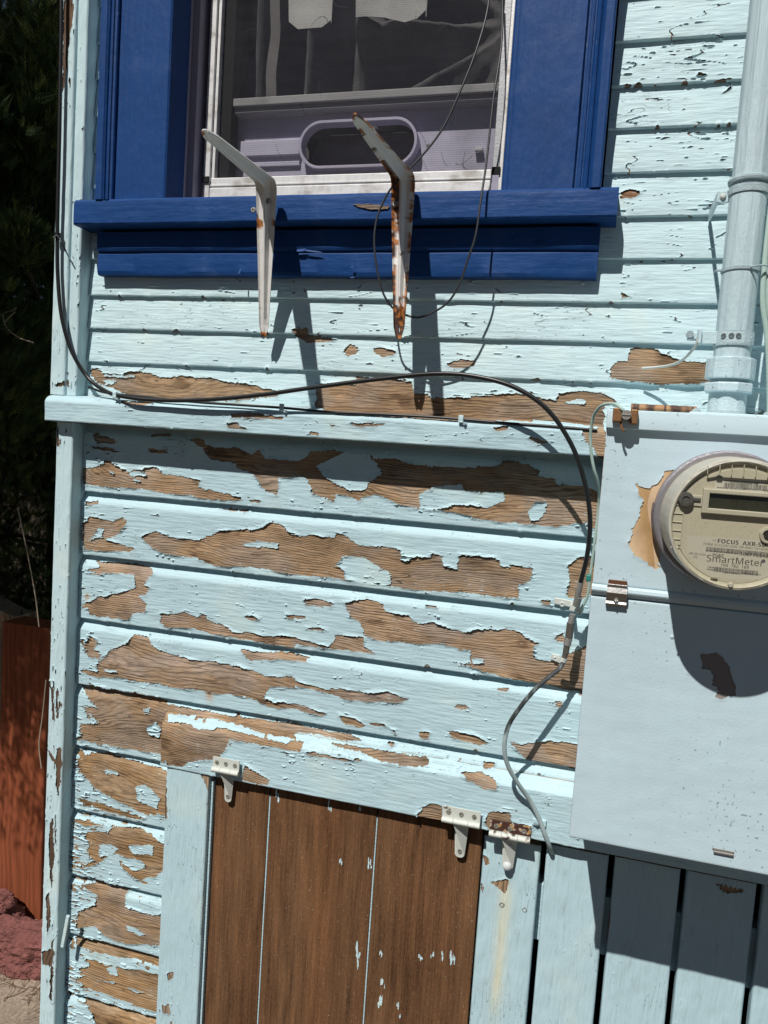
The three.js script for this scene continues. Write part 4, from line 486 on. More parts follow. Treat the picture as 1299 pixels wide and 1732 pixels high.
{ // curtain: cloth gathered towards its upper right corner
  const t = thing('curtain', 'dark gray curtain with slanting folds behind the upper window glass', 'curtain', [-0.45, 2.1, -0.17]);
  const g = new THREE.PlaneGeometry(0.66, 0.86, 160, 160), p = g.attributes.position; const ox = -.225, oy = 2.3061;
  for (let i = 0; i < p.count; i++) { const x = p.getX(i) - 0.45, y = p.getY(i) + 2.5, a = Math.atan2(oy - y, ox - x), r = Math.hypot(ox - x, oy - y); const fold = Math.sin(a * 9 + 1.6 * noise(a * 3, 1)) * 0.5 + 0.5, v = Math.sin(x * 62 + noise(x * 9, y * 4)) * 0.5 + 0.5, m = smooth(-0.42, -0.56, x); p.setXYZ(i, x, y, -0.26 + 0.14 * Math.pow(mix(fold, v, m), 2) * smooth(0, 0.3, r) + 0.004 * fbm(x * 30, y * 20)); }
  g.computeVertexNormals(); part(t, 'cloth', g, std({ color: tint(0.155, 0.15, 0.148), roughness: 0.95, bumpMap: T.cloth, bumpScale: 0.0008 }));
  part(t, 'hem', (() => { const h = new THREE.PlaneGeometry(0.02, 0.4, 4, 60), q = h.attributes.position; for (let i = 0; i < q.count; i++) { const y = q.getY(i) + 2.31; q.setXYZ(i, q.getX(i) - 0.652 + 0.006 * noise(y * 14, 3), y, -0.128 + 0.003 * noise(y * 20, q.getX(i) * 40)); } h.computeVertexNormals(); return h; })(), std({ color: tint(0.22, 0.21, 0.2), roughness: 0.95 }));
}
for (const [label, a] of [['narrow pale paper sheet with clipped corner hanging in the window, left of two', [-.6252,2.3352,-.5396,2.3275,-.5363,2.2626,-.5544,2.2502,-.6012,2.2505,-.6201,2.2652]], ['wider pale paper sheet with creased edge hanging in the window, right of two', [-.494,2.3233,-.3623,2.3114,-.3598,2.2657,-.3756,2.2518,-.398,2.2467,-.4407,2.2589,-.475,2.2628,-.4904,2.2628]]]) {
  const s = new THREE.Shape(); let mx = 0, my = 9; for (let i = 0; i < a.length; i += 2) { s[i ? 'lineTo' : 'moveTo'](a[i], a[i + 1]); mx += a[i] * 2 / a.length; my = Math.min(my, a[i + 1]); }
  const t = thing('paper_sheet', label, 'paper sheet', [mx, my, -0.12]); const g = new THREE.ExtrudeGeometry(s, { depth: 0.0006, bevelEnabled: false }); g.translate(0, 0, -0.1205); part(t, 'sheet', boxUV(g), std({ color: tint(0.6, 0.6, 0.57), roughness: 0.9 }));
  part(t, 'crease', box(a[4] - 0.0012, a[4] + 0.0004, my + 0.006, my + 0.06, -0.1198, -0.119, 0.0003), std({ color: tint(0.5, 0.5, 0.48), roughness: 0.9 }));
}
// ------------------------------------------------------------------ two loose shelf brackets
function bracket(label, tip, bend, end, zt, zb, ze, w, rust, ph, screws) {
  const A = new THREE.Vector3(tip[0], tip[1], zt), B = new THREE.Vector3(bend[0], bend[1], zb), C = new THREE.Vector3(end[0], end[1], ze);
  const t = thing('shelf_bracket', label, 'shelf bracket', [C.x, C.y, C.z]); const pts = [], na = 90, nl = 110, rb = 0.02;
  const d1 = B.clone().sub(A), d2 = C.clone().sub(B), l1 = d1.length(), l2 = d2.length(); d1.normalize(); d2.normalize();
  for (let i = 0; i <= na; i++) pts.push([A.clone().addScaledVector(d1, (l1 - rb) * i / na), (l1 - rb) * (1 - i / na) / l1]);
  const b0 = A.clone().addScaledVector(d1, l1 - rb), b1 = B.clone().addScaledVector(d2, rb); for (let i = 1; i < 8; i++) { const u = i / 8; pts.push([b0.clone().multiplyScalar((1 - u) ** 2).addScaledVector(B, 2 * u * (1 - u)).addScaledVector(b1, u * u), 0]); }
  for (let i = 0; i <= nl; i++) pts.push([b1.clone().addScaledVector(d2, (l2 - rb) * i / nl), -(i / nl)]);
  const n = pts.length, th = 0.0016, secN = 11, pos = [], col = [], idx = [], uv = [];
  const at = [-1, -0.8, -0.42, -0.2, -0.08, 0, 0.08, 0.2, 0.42, 0.8, 1], ht = [0.0032, 0.0004, 0, 0.55, 0.95, 1, 0.95, 0.55, 0, 0.0004, 0.0032];
  for (let i = 0; i < n; i++) {
    const T0 = pts[Math.min(n - 1, i + 1)][0].clone().sub(pts[Math.max(0, i - 1)][0]).normalize(), X = new THREE.Vector3(1, 0, 0), N = new THREE.Vector3().crossVectors(T0, X).normalize(), S = new THREE.Vector3().crossVectors(N, T0).normalize(), q = pts[i][1], far = Math.abs(q), endd = Math.min(i, n - 1 - i), hw = w * mix(1, q > 0 ? (rust > 0.5 ? 0.34 : 0.5) : 0.42, far) * 0.5 * (endd < 9 ? Math.sqrt(clamp(0.2 + endd / 9 * 0.8)) : 1), rib = hw * 0.62 * smooth(0, 11, endd - 9) * mix(1.0, 0.8, far);
    for (const lay of [0, 1]) for (let k = 0; k < secN; k++) { const hgt = (k === 0 || k === secN - 1 || k === 1 || k === secN - 2) ? ht[k] : ht[k] * rib; const P = pts[i][0].clone().addScaledVector(S, -at[k] * hw).addScaledVector(N, hgt + (lay ? -th : 0)); pos.push(P.x, P.y, P.z); uv.push(P.x + P.z, P.y);
      const ed = Math.abs(at[k]) > 0.7 ? 0.2 : 0, nz = noise(P.x * 60 + ph, (P.y + P.z) * 45) + 0.5 * noise(P.x * 200, (P.y + P.z) * 190 + ph), ends = Math.max(smooth(q > 0 ? 0.8 : 0.93, 1, far), rust > 0.5 ? smooth(0.55, 0.95, -q) : 0), r = smooth(0.5, 0.62, nz * 0.75 + ed * (0.25 + rust * 2.1) + ends * 0.95 + rust * (0.14 + (k > 7 ? 0.5 : 0) * smooth(-0.75, -0.1, q) * smooth(0.35, 0, q)) + 0.55 * Math.exp(-Math.pow((q + 0.2) / 0.035, 2)) * (rust < 0.4 ? (k < 3 || k > 6 ? 1.15 : 0.5) : 0.3));
      const dk = smooth(0.0, 0.35, noise(P.x * 150 + 4, P.y * 120 + ph) + rust * 0.3 * ends + (k > 7 ? 0.2 * rust : 0)); col.push(...mix3([0.74, 0.735, 0.71], mix3([0.42, 0.15, 0.03], [0.05, 0.022, 0.014], dk), r)); }
  }
  const W = secN * 2; for (let i = 0; i < n - 1; i++) { for (let lay = 0; lay < 2; lay++) for (let k = 0; k < secN - 1; k++) { if (k > 3 && k < 6 && (i >= n - 9 && i <= n - 7)) continue; const a = i * W + lay * secN + k, b = a + W; idx.push(a, b, a + 1, a + 1, b, b + 1); } for (const k of [0, secN - 1]) { const a = i * W + k, b = a + W; idx.push(a, a + secN, b, b, a + secN, b + secN); } }
  for (const i of [0, n - 1]) for (let k = 0; k < secN - 1; k++) { const a = i * W + k; idx.push(a, a + 1, a + secN, a + 1, a + secN + 1, a + secN); }
  const g = new THREE.BufferGeometry(); g.setAttribute('position', new THREE.Float32BufferAttribute(pos, 3)); g.setAttribute('color', new THREE.Float32BufferAttribute(col, 3)); g.setAttribute('uv', new THREE.Float32BufferAttribute(uv, 2)); g.setIndex(idx);
  part(t, 'arm', toCreasedNormals(g, 0.5), M.vc);
  for (const [x, y, z] of screws) part(t, 'screw', lathe([[0, 0.0008], [0.0013, 0.0006], [0.0016, 0.002], [0.0038, 0.0016], [0.0048, 0]], x, y, z, 'z', 18), M.steel);
}
bracket('white shelf bracket rusty only at its screws and tips, left one on the sill', [-.543, 1.9019], [-.5571, 1.9147], [-.568, 1.6714], 0.3, 0.07, 0.027, 0.036, 0.08, 3, [[-.5538, 1.8828, 0.071], [-.5801, 1.8699, 0.068]]);
bracket('heavily rusted white shelf bracket with an orange lower end, right one on the sill', [-.3354, 1.9144], [-.3314, 1.921], [-.3176, 1.668], 0.295, 0.06, 0.074, 0.038, 0.9, 17, [[-.3402, 1.875, 0.068]]);
// ------------------------------------------------------------------ cables
const cable = (name, label, category, pts, r, mat, seg = 140) => { const t = thing(name, label, category, pts[pts.length - 1]); part(t, 'jacket', tube(pts, r, seg, 10), mat); return t; };
{
  const t = cable('coaxial_cable', 'thick black cable arching over the belt rail down to a connector beside the meter box', 'cable', [[-.9883,2.4025,.043],[-.9827,2.2446,.043],[-.9792,2.0435,.043],[-.9779,1.843,.042],[-.9747,1.7647,.041],[-.9617,1.6856,.041],[-.9408,1.6284,.036],[-.911,1.5874,.03],[-.8576,1.5628,.044],[-.8087,1.5554,.06],[-.7426,1.5533,.062],[-.6495,1.5584,.066],[-.55,1.5707,.07],[-.4449,1.5883,.075],[-.3356,1.6054,.08],[-.25,1.6154,.086],[-.1945,1.6136,.09],[-.131,1.5993,.094],[-.0812,1.5696,.095],[-.0405,1.5177,.094],[-.0175,1.4632,.09],[-.0064,1.4115,.082],[-.0062,1.3575,.072],[-.0122,1.3148,.06]], 0.0036, M.rubber, 300);
  part(t, 'tie', [cyl(-.9778, 1.8399, 0.042, 0.0062, 0.008, 'y', 14), tube([[-.9746,1.8388,.046],[-.9621,1.8251,.05],[-.9548,1.8106,.046]], 0.0012, 12, 6), tube([[-.9746,1.8388,.046],[-.98,1.8335,.05]], 0.0012, 8, 6)], M.rubber);
  const c = (a, b, r) => { const A = new THREE.Vector3(...a), B = new THREE.Vector3(...b), g = new THREE.CylinderGeometry(r, r, A.distanceTo(B), r > 0.0045 ? 6 : 16); g.applyQuaternion(new THREE.Quaternion().setFromUnitVectors(new THREE.Vector3(0, 1, 0), B.clone().sub(A).normalize())); g.translate(...A.add(B).multiplyScalar(0.5).toArray()); return g; };
  const S = [[-.0118,1.3148,.06],[-.0135,1.3034,.058],[-.0138,1.3025,.058],[-.0152,1.2918,.055]]; part(t, 'connector', [c(S[0], S[1], 0.0043), c(S[1], S[3], 0.0052)], M.steel);
}
{
  const t = cable('cable', 'thin black cable stapled along the top edge of the belt rail', 'cable', [[-.9118,1.5714,.028],[-.8635,1.5624,.046],[-.7739,1.5579,.05],[-.6808,1.5541,.05],[-.5796,1.553,.051],[-.5143,1.5522,.052],[-.4312,1.5498,.05],[-.3403,1.5507,.05],[-.2527,1.5507,.05],[-.2053,1.5495,.05],[-.1406,1.5476,.05],[-.0778,1.5467,.05],[-.008,1.5445,.05]], 0.0022, M.rubber, 160);
  for (const [x, y] of [[-.8377, 1.5588], [-.5172, 1.553], [-.2142, 1.5498]]) part(t, 'clip', [box(x - 0.004, x + 0.004, y - 0.006, y + 0.006, 0.0515, 0.0565, 0.0015), box(x + 0.0035, x + 0.0095, y - 0.009, y - 0.0045, 0.051, 0.0545, 0.001), cyl(x + 0.0062, y - 0.0066, 0.055, 0.0018, 0.003, 'z', 10)], M.paintUp);
}
cable('wire', 'thin dark wire looping from the window down behind the rusty bracket', 'wire', [[-.233,2.3137,.02],[-.2235,2.1871,.03],[-.2328,2.1131,.045],[-.253,2.0434,.055],[-.2762,1.986,.06],[-.3081,1.9415,.065],[-.3262,1.9232,.066],[-.3422,1.9058,.069],[-.3574,1.8809,.07],[-.3664,1.8535,.072],[-.3684,1.8206,.074],[-.3617,1.7791,.074],[-.3473,1.7346,.07],[-.3302,1.7142,.064],[-.3084,1.7054,.064],[-.2906,1.7027,.066],[-.2655,1.7118,.068],[-.2448,1.7261,.07],[-.2287,1.7522,.073],[-.2191,1.7852,.075],[-.2093,1.8227,.075],[-.2062,1.8761,.07],[-.2038,1.9312,.06],[-.2025,2.0364,.045],[-.1993,2.1208,.03],[-.2043,2.191,.02],[-.212,2.3114,.02]], 0.0017, M.wireGray, 300);
{
  const t = cable('cable', 'short painted gray cable curving from the connector down to the hatch header', 'cable', [[-.0266,1.1876,.046],[-.0318,1.1766,.05],[-.0456,1.1631,.056],[-.0657,1.1418,.064],[-.0854,1.1124,.07],[-.1009,1.0804,.072],[-.1047,1.0475,.072],[-.0984,1.0176,.066],[-.0825,.9864,.053],[-.0619,.9537,.036],[-.0439,.922,.03],[-.0326,.8966,.028],[-.0238,.8746,.02],[-.0175,.8491,-.005]], 0.0036, M.vc, 160);
  const g = t.children[0].geometry; paintVerts(g, (x, y) => mix3([0.035, 0.04, 0.042], [0.4, 0.5, 0.51], smooth(-0.25, 0.15, 0.5 * noise((x - 5) * 160, y * 50) + mix(-0.3, 0.9, smooth(0.1, -0.02, y + t.position.y - 1.0)))));
  part(t, 'clamp', [box(-.0464 - 0.008, -.0464 + 0.014, .9135 - 0.006, .9135 + 0.006, 0.023, 0.027, 0.0015), dome(-.0472, .9124, 0.027, 0.0045, 0.003)], M.paint);
}
{ // ground block where the two cables meet
  const t = thing('cable_coupler', 'gray metal cable coupler screwed to the boards left of the meter box', 'coupler', [-.0214, 1.2421, 0.02]);
  const seg = (a, b, r, n = 16) => { const A = new THREE.Vector3(...a), B = new THREE.Vector3(...b), g = new THREE.CylinderGeometry(r, r, A.distanceTo(B), n); g.applyQuaternion(new THREE.Quaternion().setFromUnitVectors(new THREE.Vector3(0, 1, 0), B.clone().sub(A).normalize())); g.translate(...A.add(B).multiplyScalar(0.5).toArray()); return g; };
  const q = [[-.0132,1.2918,.055],[-.0158,1.277,.05],[-.0196,1.2626,.048],[-.0217,1.2484,.047],[-.0225,1.2255,.047],[-.0242,1.2135,.046],[-.0253,1.1996,.046],[-.0269,1.1925,.046],[-.0286,1.1864,.046]];
  part(t, 'barrel', [seg(q[0], q[1], 0.0062, 6), seg(q[2], q[3], 0.0052, 6)], M.steel); part(t, 'sleeve', [seg(q[3], q[4], 0.0058), seg(q[5], q[6], 0.0048), seg(q[6], q[7], 0.0042)], std({ color: tint(0.11, 0.1, 0.085), roughness: 0.5, metalness: 0.3 })); part(t, 'nut', [seg(q[4], q[5], 0.0066, 6)], M.steel); part(t, 'end_cap', [seg(q[7], q[8], 0.0052)], M.hinge);
  const tab = (a, b, z, w) => { const dx = b[0] - a[0], dy = b[1] - a[1], L = Math.hypot(dx, dy), g = box(0, L, -w / 2, w / 2, 0, 0.0025, 0.001); g.rotateZ(Math.atan2(dy, dx)); g.translate(a[0], a[1], z); return g; };
  part(t, 'mounting_tab', [tab([-.0511, 1.2726], [-.023, 1.2702], 0.004, 0.0105), tab([-.0249, 1.2712], [-.0048, 1.2663], 0.036, 0.0105), box(-.023 - 0.002, -.023 + 0.003, 1.2696 - 0.005, 1.2696 + 0.005, 0.004, 0.038, 0.001)], M.hinge);
  part(t, 'mounting_tab', [tab([-.0486, 1.1809], [-.0353, 1.1798], 0.002, 0.0105)], M.hinge); part(t, 'mounting_tab', [tab([-.0382, 1.1857], [-.0255, 1.1816], 0.03, 0.009)], M.hinge);
  for (const [x, y, z] of [[-.0381, 1.2682, 0.0068], [-.0102, 1.2644, 0.0388], [-.041, 1.1787, 0.0046]]) part(t, 'screw', lathe([[0, 0.0012], [0.0016, 0.001], [0.002, 0.0024], [0.0036, 0.0022], [0.0042, 0]], x, y, z, 'z', 16), M.hinge);
}
// ------------------------------------------------------------------ meter box
{
  const BX = 0.0045, BX1 = 0.372, z = 0.2, t = thing('meter_box', 'pale blue painted metal meter box fixed to the wall at the right edge', 'meter box', [0.19, 0.984, 0.002]);
  part(t, 'body', box(BX + 0.003, BX1 - 0.003, 0.9875, 1.562, 0.006, z - 0.006, 0.003), M.metalPaint);
  const face = (name, x0, x1, y0, y1, zz) => { const n = piece(t, name); const base = new THREE.Mesh(box(x0, x1, y0, y1, zz - 0.012, zz, 0.002), name === 'lower_door' ? M.scuff : M.tan); base.name = 'sheet'; base.castShadow = base.receiveShadow = true; n.add(base);
    const h = y1 - y0, rows = flat(0.0018)(h, 0.0022), f = fieldFor(x0, x1, y0, y1, { chip: 3, cracks: -1, box: true }); const m = new THREE.Mesh(paintSheet(rows.map((r) => ({ ...r, z: Math.max(r.z, -0.011) + zz })), seen(x0 + 0.0003, x1 - 0.0003, 0.0022), y0, h, (x, y) => Math.max(0.0001 - 1, f(x, y)), { wob: 0.0006, thick: 0.0006, curl: 0.0011, phase: y0 }), M.metalPaint); m.name = 'paint_layer'; m.castShadow = m.receiveShadow = true; n.add(m); return n; };
  face('upper_cover', BX, BX1, 1.337, 1.546, z); face('lower_door', BX - 0.0005, BX1, 0.9845, 1.3205, z - 0.0015);
  part(t, 'cover_bead', [extrudeX([[1.3225, z - 0.01], [1.3225, z], [1.326, z + 0.0035], [1.33, z + 0.005], [1.334, z + 0.0042], [1.337, z + 0.0005], [1.3365, z - 0.01]], stations(BX - 0.0005, BX1, 0.02), 0.0004, 2)], M.metalPaint);
  part(t, 'top_flange', [extrudeX([[1.5425, z - 0.02], [1.5425, z + 0.0075], [1.5435, z + 0.009], [1.561, z + 0.0098], [1.5655, z + 0.0085], [1.5675, z + 0.004], [1.5685, z - 0.02], [1.5685, 0.004], [1.562, 0.004], [1.562, z - 0.02]], stations(BX - 0.0005, BX1 + 0.0005, 0.02), 0.0008, 5)], M.metalPaint);
  part(t, 'bottom_slot', [box(0.1845, 0.211, 1.0053, 1.0078, z - 0.0025, z + 0.0005, 0.0004), box(0.186, 0.2105, 1.002, 1.0052, z - 0.002, z + 0.003, 0.001)], M.steel);
  // spring latch
  const lx0 = .0234, lx1 = .0491, ly1 = 1.3431, ly0 = 1.3114;
  part(t, 'latch', [extrudeX([[ly0, z + 0.001], [ly0, z + 0.006], [ly0 + 0.003, z + 0.0075], [ly0 + 0.006, z + 0.006], [ly0 + 0.012, z + 0.0105], [ly0 + 0.018, z + 0.0115], [ly0 + 0.024, z + 0.009], [ly0 + 0.026, z + 0.002]], stations(lx0, lx1, 0.004), 0.0003, 4), box(lx0, lx1, ly1 - 0.008, ly1 - 0.003, z + 0.0035, z + 0.0075, 0.001), (() => { const g = new THREE.ConeGeometry(0.005, 0.007, 3); g.rotateZ(Math.PI); g.translate((lx0 + lx1) / 2, ly0 + 0.004, z + 0.0078); return boxUV(g); })()], M.chrome);
  part(t, 'latch_plate', box(lx0 + 0.001, lx1 - 0.001, ly1 - 0.004, ly1 + 0.002, z + 0.002, z + 0.006, 0.001), std({ color: tint(0.12, 0.055, 0.03), roughness: 0.8, bumpMap: T.rough, bumpScale: 0.001 }));
  part(t, 'rivet', dome(.11, 1.2781, z - 0.0012, 0.0032, 0.002), M.metalPaint);
  // hub plate and screws on the top
  part(t, 'hub_plate', [box(0.109, 0.222, 1.5686, 1.573, 0.06, 0.15, 0.002), dome(0, 0, 0, 0.006, 0.005).rotateX(-Math.PI / 2).translate(0.118, 1.573, 0.14), dome(0, 0, 0, 0.006, 0.005).rotateX(-Math.PI / 2).translate(0.206, 1.573, 0.14)], M.pipePaint);
}
{ // clamp with the ground wire at the box's upper left corner
  const t = thing('ground_clamp', 'rusty copper wire clamp on the upper left corner of the meter box', 'clamp', [.0262, 1.5584, 0.205]);
  const x = .0271, y = 1.5595, br = std({ color: tint(0.3, 0.16, 0.075), roughness: 0.5, metalness: 0.5, bumpMap: T.rough, bumpScale: 0.001 });
  part(t, 'jaw', [box(x - 0.0165, x - 0.005, y - 0.009, y + 0.009, 0.206, 0.221, 0.002), box(x + 0.005, x + 0.0145, y - 0.011, y + 0.008, 0.206, 0.22, 0.002), box(x - 0.0165, x + 0.0145, y - 0.004, y + 0.006, 0.206, 0.214, 0.002)], br);
  part(t, 'bolt', [cyl(x, y, 0.221, 0.006, 0.012, 'z', 18), box(x - 0.005, x + 0.005, y - 0.0008, y + 0.0008, 0.2268, 0.228, 0.0003)], M.steel);
  part(t, 'tail', [tube([[x - 0.006, y - 0.007, 0.212], [x - 0.004, y - 0.016, 0.22], [x - 0.001, y - 0.021, 0.222]], 0.0016, 14, 6)], br);
}
cable('ground_wire', 'thin pale green ground wire arching from the clamp down beside the meter box', 'wire', [[.0261,1.5612,.218],[.0212,1.5667,.222],[.0159,1.5714,.215],[.0049,1.5755,.18],[-.0062,1.5731,.15],[-.0139,1.5609,.13],[-.0161,1.538,.12],[-.013,1.5107,.115],[-.0068,1.4859,.11],[-.0005,1.4691,.1],[.0038,1.4385,.08],[.0025,1.376,.07],[.0007,1.3253,.06],[-.0009,1.292,.052],[-.008,1.2716,.045]], 0.0022, M.greenWire, 120);
part(thing('green_wire_nut', 'small green wire tag between the boards and the meter box seam', 'wire tag', [-.0015, 1.3304, 0.1]), 'tag', box(-.0017 - 0.003, -.0017 + 0.004, 1.3298 - 0.005, 1.3298 + 0.005, 0.1, 0.112, 0.002), std({ color: tint(0.02, 0.2, 0.16), roughness: 0.4 }));
{ // stick lying on the box top
  const t = thing('dry_stick', 'jointed brown dry stick lying on top of the meter box', 'stick', [.0749, 1.5825, 0.13]), a = [.0347, 1.5821], b = [.1189, 1.5807], n = 26, pts = [], y0 = 1.5755;
  for (let i = 0; i <= n; i++) { const u = i / n; pts.push(new THREE.Vector3(mix(a[0], b[0], u), y0 + 0.001 * noise(u * 5, 2), 0.13)); }
  const g = new THREE.TubeGeometry(new THREE.CatmullRomCurve3(pts), 60, 0.0055, 12), p = g.attributes.position; for (let i = 0; i < p.count; i++) { const u = (p.getX(i) - a[0]) / (b[0] - a[0]), k = 1 - 0.07 * Math.pow(Math.abs(Math.sin(u * 15)), 40) + 0.12 * noise(u * 30, p.getZ(i) * 300); p.setY(i, y0 + (p.getY(i) - y0) * k); p.setZ(i, 0.13 + (p.getZ(i) - 0.13) * k); }
  g.computeVertexNormals(); part(t, 'stem', paintVerts(g, (x, y, zz) => mix3([0.4, 0.22, 0.1], [0.07, 0.03, 0.018], smooth(-0.1, 0.3, noise(x * 90, y * 30) + (Math.abs(Math.sin((x - a[0]) / (b[0] - a[0]) * 15)) > 0.97 ? 0.5 : 0)))), M.vc);
}
// ------------------------------------------------------------------ the electric meter
{
  const cx = 0.156, cy = 1.438, z0 = 0.2, t = thing('electric_meter', 'round beige electric meter with a dark display behind its clear cover on the pale box', 'electric meter', [cx, cy, z0]);
  const cream = std({ color: tint(0.5, 0.485, 0.41), roughness: 0.42, bumpMap: T.metalBump, bumpScale: 0.0003 }), plate = std({ color: tint(0.47, 0.46, 0.4), roughness: 0.5, bumpMap: T.rough, bumpScale: 0.0002 }), dark = std({ color: tint(0.03, 0.032, 0.03), roughness: 0.35 });
  part(t, 'sealing_ring', lathe([[0.077, z0 + 0.0235], [0.082, z0 + 0.0245], [0.0845, z0 + 0.022], [0.085, z0 + 0.014], [0.084, z0 + 0.006], [0.085, z0 + 0.003], [0.085, z0 - 0.002]].map(([r, h]) => [r, h]), cx, cy, 0, 'z', 96), std({ color: tint(0.34, 0.325, 0.35), roughness: 0.4, metalness: 0.55, bumpMap: T.rough, bumpScale: 0.0004 }));
  part(t, 'ring_strip', (() => { const g = new THREE.LatheGeometry([[0.0865, 0.004], [0.088, 0.005], [0.0882, 0.014], [0.0868, 0.0152]].map((q) => new THREE.Vector2(...q)), 40, 0.42, 0.75); g.rotateX(Math.PI / 2); g.rotateZ(-2.13); g.translate(cx + 0.001, cy + 0.001, z0); return g; })(), std({ color: tint(0.2, 0.17, 0.19), roughness: 0.45, metalness: 0.4 }));
  part(t, 'body', lathe([[0.0775, z0 + 0.015], [0.0775, z0 + 0.026], [0.077, z0 + 0.029], [0.0765, z0 + 0.06], [0.0757, z0 + 0.098], [0.0752, z0 + 0.106], [0.0738, z0 + 0.1095], [0.0715, z0 + 0.1105], [0.07, z0 + 0.1095], [0.0694, z0 + 0.1065], [0.0678, z0 + 0.1062], [0.067, z0 + 0.1045], [0.0662, z0 + 0.1]], cx, cy, 0, 'z', 96), cream);
  const zf = z0 + 0.1055, cv = document.createElement('canvas'); cv.width = cv.height = 1536; const c = cv.getContext('2d');
  const S = 1536 / 0.14, px = (x) => (x - cx + 0.07) * S, py = (y) => 1536 - (y - cy + 0.07) * S;
  c.fillStyle = 'rgb(184,181,168)'; c.fillRect(0, 0, 1536, 1536);
  for (let i = 0; i < 5200; i++) { const v = rnd(); c.fillStyle = v < 0.5 ? 'rgba(120,116,98,0.10)' : 'rgba(214,210,195,0.10)'; c.beginPath(); c.arc(rnd() * 1536, rnd() * 1536, 2 + 16 * rnd() * rnd(), 0, 7); c.fill(); }
  const ink = 'rgb(66,66,70)', txt = (s, x, y, h, o = {}) => { c.save(); c.fillStyle = o.ink ?? ink; c.font = (o.w ?? '') + ' ' + Math.round(h * S) + 'px ' + (o.f ?? 'sans-serif'); c.translate(px(x), py(y)); if (o.sx) c.scale(o.sx, 1); c.fillText(s, 0, 0); c.restore(); };
  const bars = (x, y, w, h) => { c.fillStyle = ink; let q = px(x); const end = px(x + w); while (q < end) { const b = 2 + Math.floor(rnd() * 6); c.fillRect(q, py(y), b, h * S); q += b + 2 + Math.floor(rnd() * 5); } };
  c.fillStyle = 'rgb(193,192,186)'; c.fillRect(px(.1282), py(1.4914), (.1797 - .1282) * S, 0.0195 * S);
  bars(.1377, 1.4877, 0.047, 0.0022); bars(.1439, 1.4862, 0.029, 0.0018); bars(.1377, 1.4844, 0.045, 0.0055); bars(.1301, 1.4792, 0.031, 0.0018); bars(.159, 1.4797, 0.025, 0.0018);
  c.fillStyle = 'rgb(188,187,180)'; c.beginPath(); const q = [.1042,1.421,.1849,1.4232,.187,1.4027,.1923,1.4022,.1946,1.3795,.1552,1.3751,.1347,1.3762,.1195,1.3846,.1054,1.4021]; for (let i = 0; i < q.length; i += 2) c[i ? 'lineTo' : 'moveTo'](px(q[i]), py(q[i + 1])); c.fill();
  txt('TYPE', .1313, 1.4167, 0.0022); txt('FOCUS  AXR-SD', .1366, 1.4152, 0.0066, { w: 'bold', sx: 1.1 }); txt('FORM 2S CL200 240V 3W 60Hz TA=30 Kh 7.2', .1223, 1.4114, 0.0038); bars(.1259, 1.4097, 0.074, 0.0055); bars(.1257, 1.4058, 0.034, 0.0014);
  txt('AR 60 min.', .1078, 1.399, 0.004); txt('DS', .1128, 1.3951, 0.004); txt('PG&E', .133, 1.3989, 0.0052, { w: 'bold', f: 'monospace' }); txt('1007705482', .1615, 1.4032, 0.0056, { w: 'bold', f: 'monospace' });
  txt('SmartMeter', .127, 1.393, 0.0105, { sx: 1.08 }); c.fillStyle = 'rgb(96,92,104)'; c.beginPath(); c.arc(px(.1868), py(1.3992), 24, 0, 7); c.fill(); txt('™', .1826, 1.4023, 0.003);
  txt('100 782 189', .1427, 1.3887, 0.0046, { w: 'bold', f: 'monospace' }); bars(.1367, 1.3875, 0.046, 0.0055); bars(.1295, 1.3873, 0.006, 0.0018); bars(.1288, 1.3847, 0.008, 0.0018); bars(.1453, 1.3829, 0.02, 0.0016); bars(.1674, 1.3842, 0.018, 0.0016);
  const tx = new THREE.CanvasTexture(cv); tx.colorSpace = THREE.SRGBColorSpace;
  const fg = new THREE.CircleGeometry(0.0668, 72); fg.translate(cx, cy, zf); const fu = fg.attributes.uv, fp = fg.attributes.position; for (let i = 0; i < fp.count; i++) fu.setXY(i, (fp.getX(i) - cx + 0.07) / 0.14, (fp.getY(i) - cy + 0.07) / 0.14);
  part(t, 'face_plate', fg, std({ map: tx, roughness: 0.55 }));
  const bx0 = .117, bx1 = cx + 0.0585, by0 = 1.4492, by1 = 1.4753;
  const bez = new THREE.Shape([[bx0, by0], [bx1, by0], [bx1, by1], [bx0, by1]].map((p) => new THREE.Vector2(...p))); const m = 0.0052; bez.holes.push(new THREE.Path([[bx0 + m, by0 + m * 0.8], [bx0 + m, by1 - m * 0.6], [bx1 - m, by1 - m * 0.6], [bx1 - m, by0 + m * 0.8]].map((p) => new THREE.Vector2(...p))));
  const bg = new THREE.ExtrudeGeometry(bez, { depth: 0.0045, bevelEnabled: true, bevelSize: 0.001, bevelThickness: 0.0012, bevelSegments: 2 }); bg.translate(0, 0, zf); part(t, 'display_bezel', boxUV(bg), plate);
  part(t, 'display', box(bx0 + 0.003, bx1 - 0.003, by0 + 0.003, by1 - 0.002, zf + 0.0004, zf + 0.0016, 0.0003), std({ color: tint(0.035, 0.038, 0.03), roughness: 0.18 }));
  const seg = []; for (let d = 0; d < 6; d++) { const x = bx0 + 0.03 + d * 0.0105, y = by0 + 0.008, on = [0x6f, 0x5b, 0x06, 0x66, 0x7d, 0x6d][d]; const B = [[0.001, 0.0138, 0.005, 0.001], [0.0058, 0.0078, 0.001, 0.0056], [0.0058, 0.001, 0.001, 0.0056], [0.001, 0, 0.005, 0.001], [0, 0.001, 0.001, 0.0056], [0, 0.0078, 0.001, 0.0056], [0.001, 0.0069, 0.005, 0.001]]; B.forEach(([a, b, w, h], k) => { if (on >> k & 1) seg.push(box(x + a, x + a + w, y + b, y + b + h, zf + 0.0016, zf + 0.0019, 0.0001)); }); }
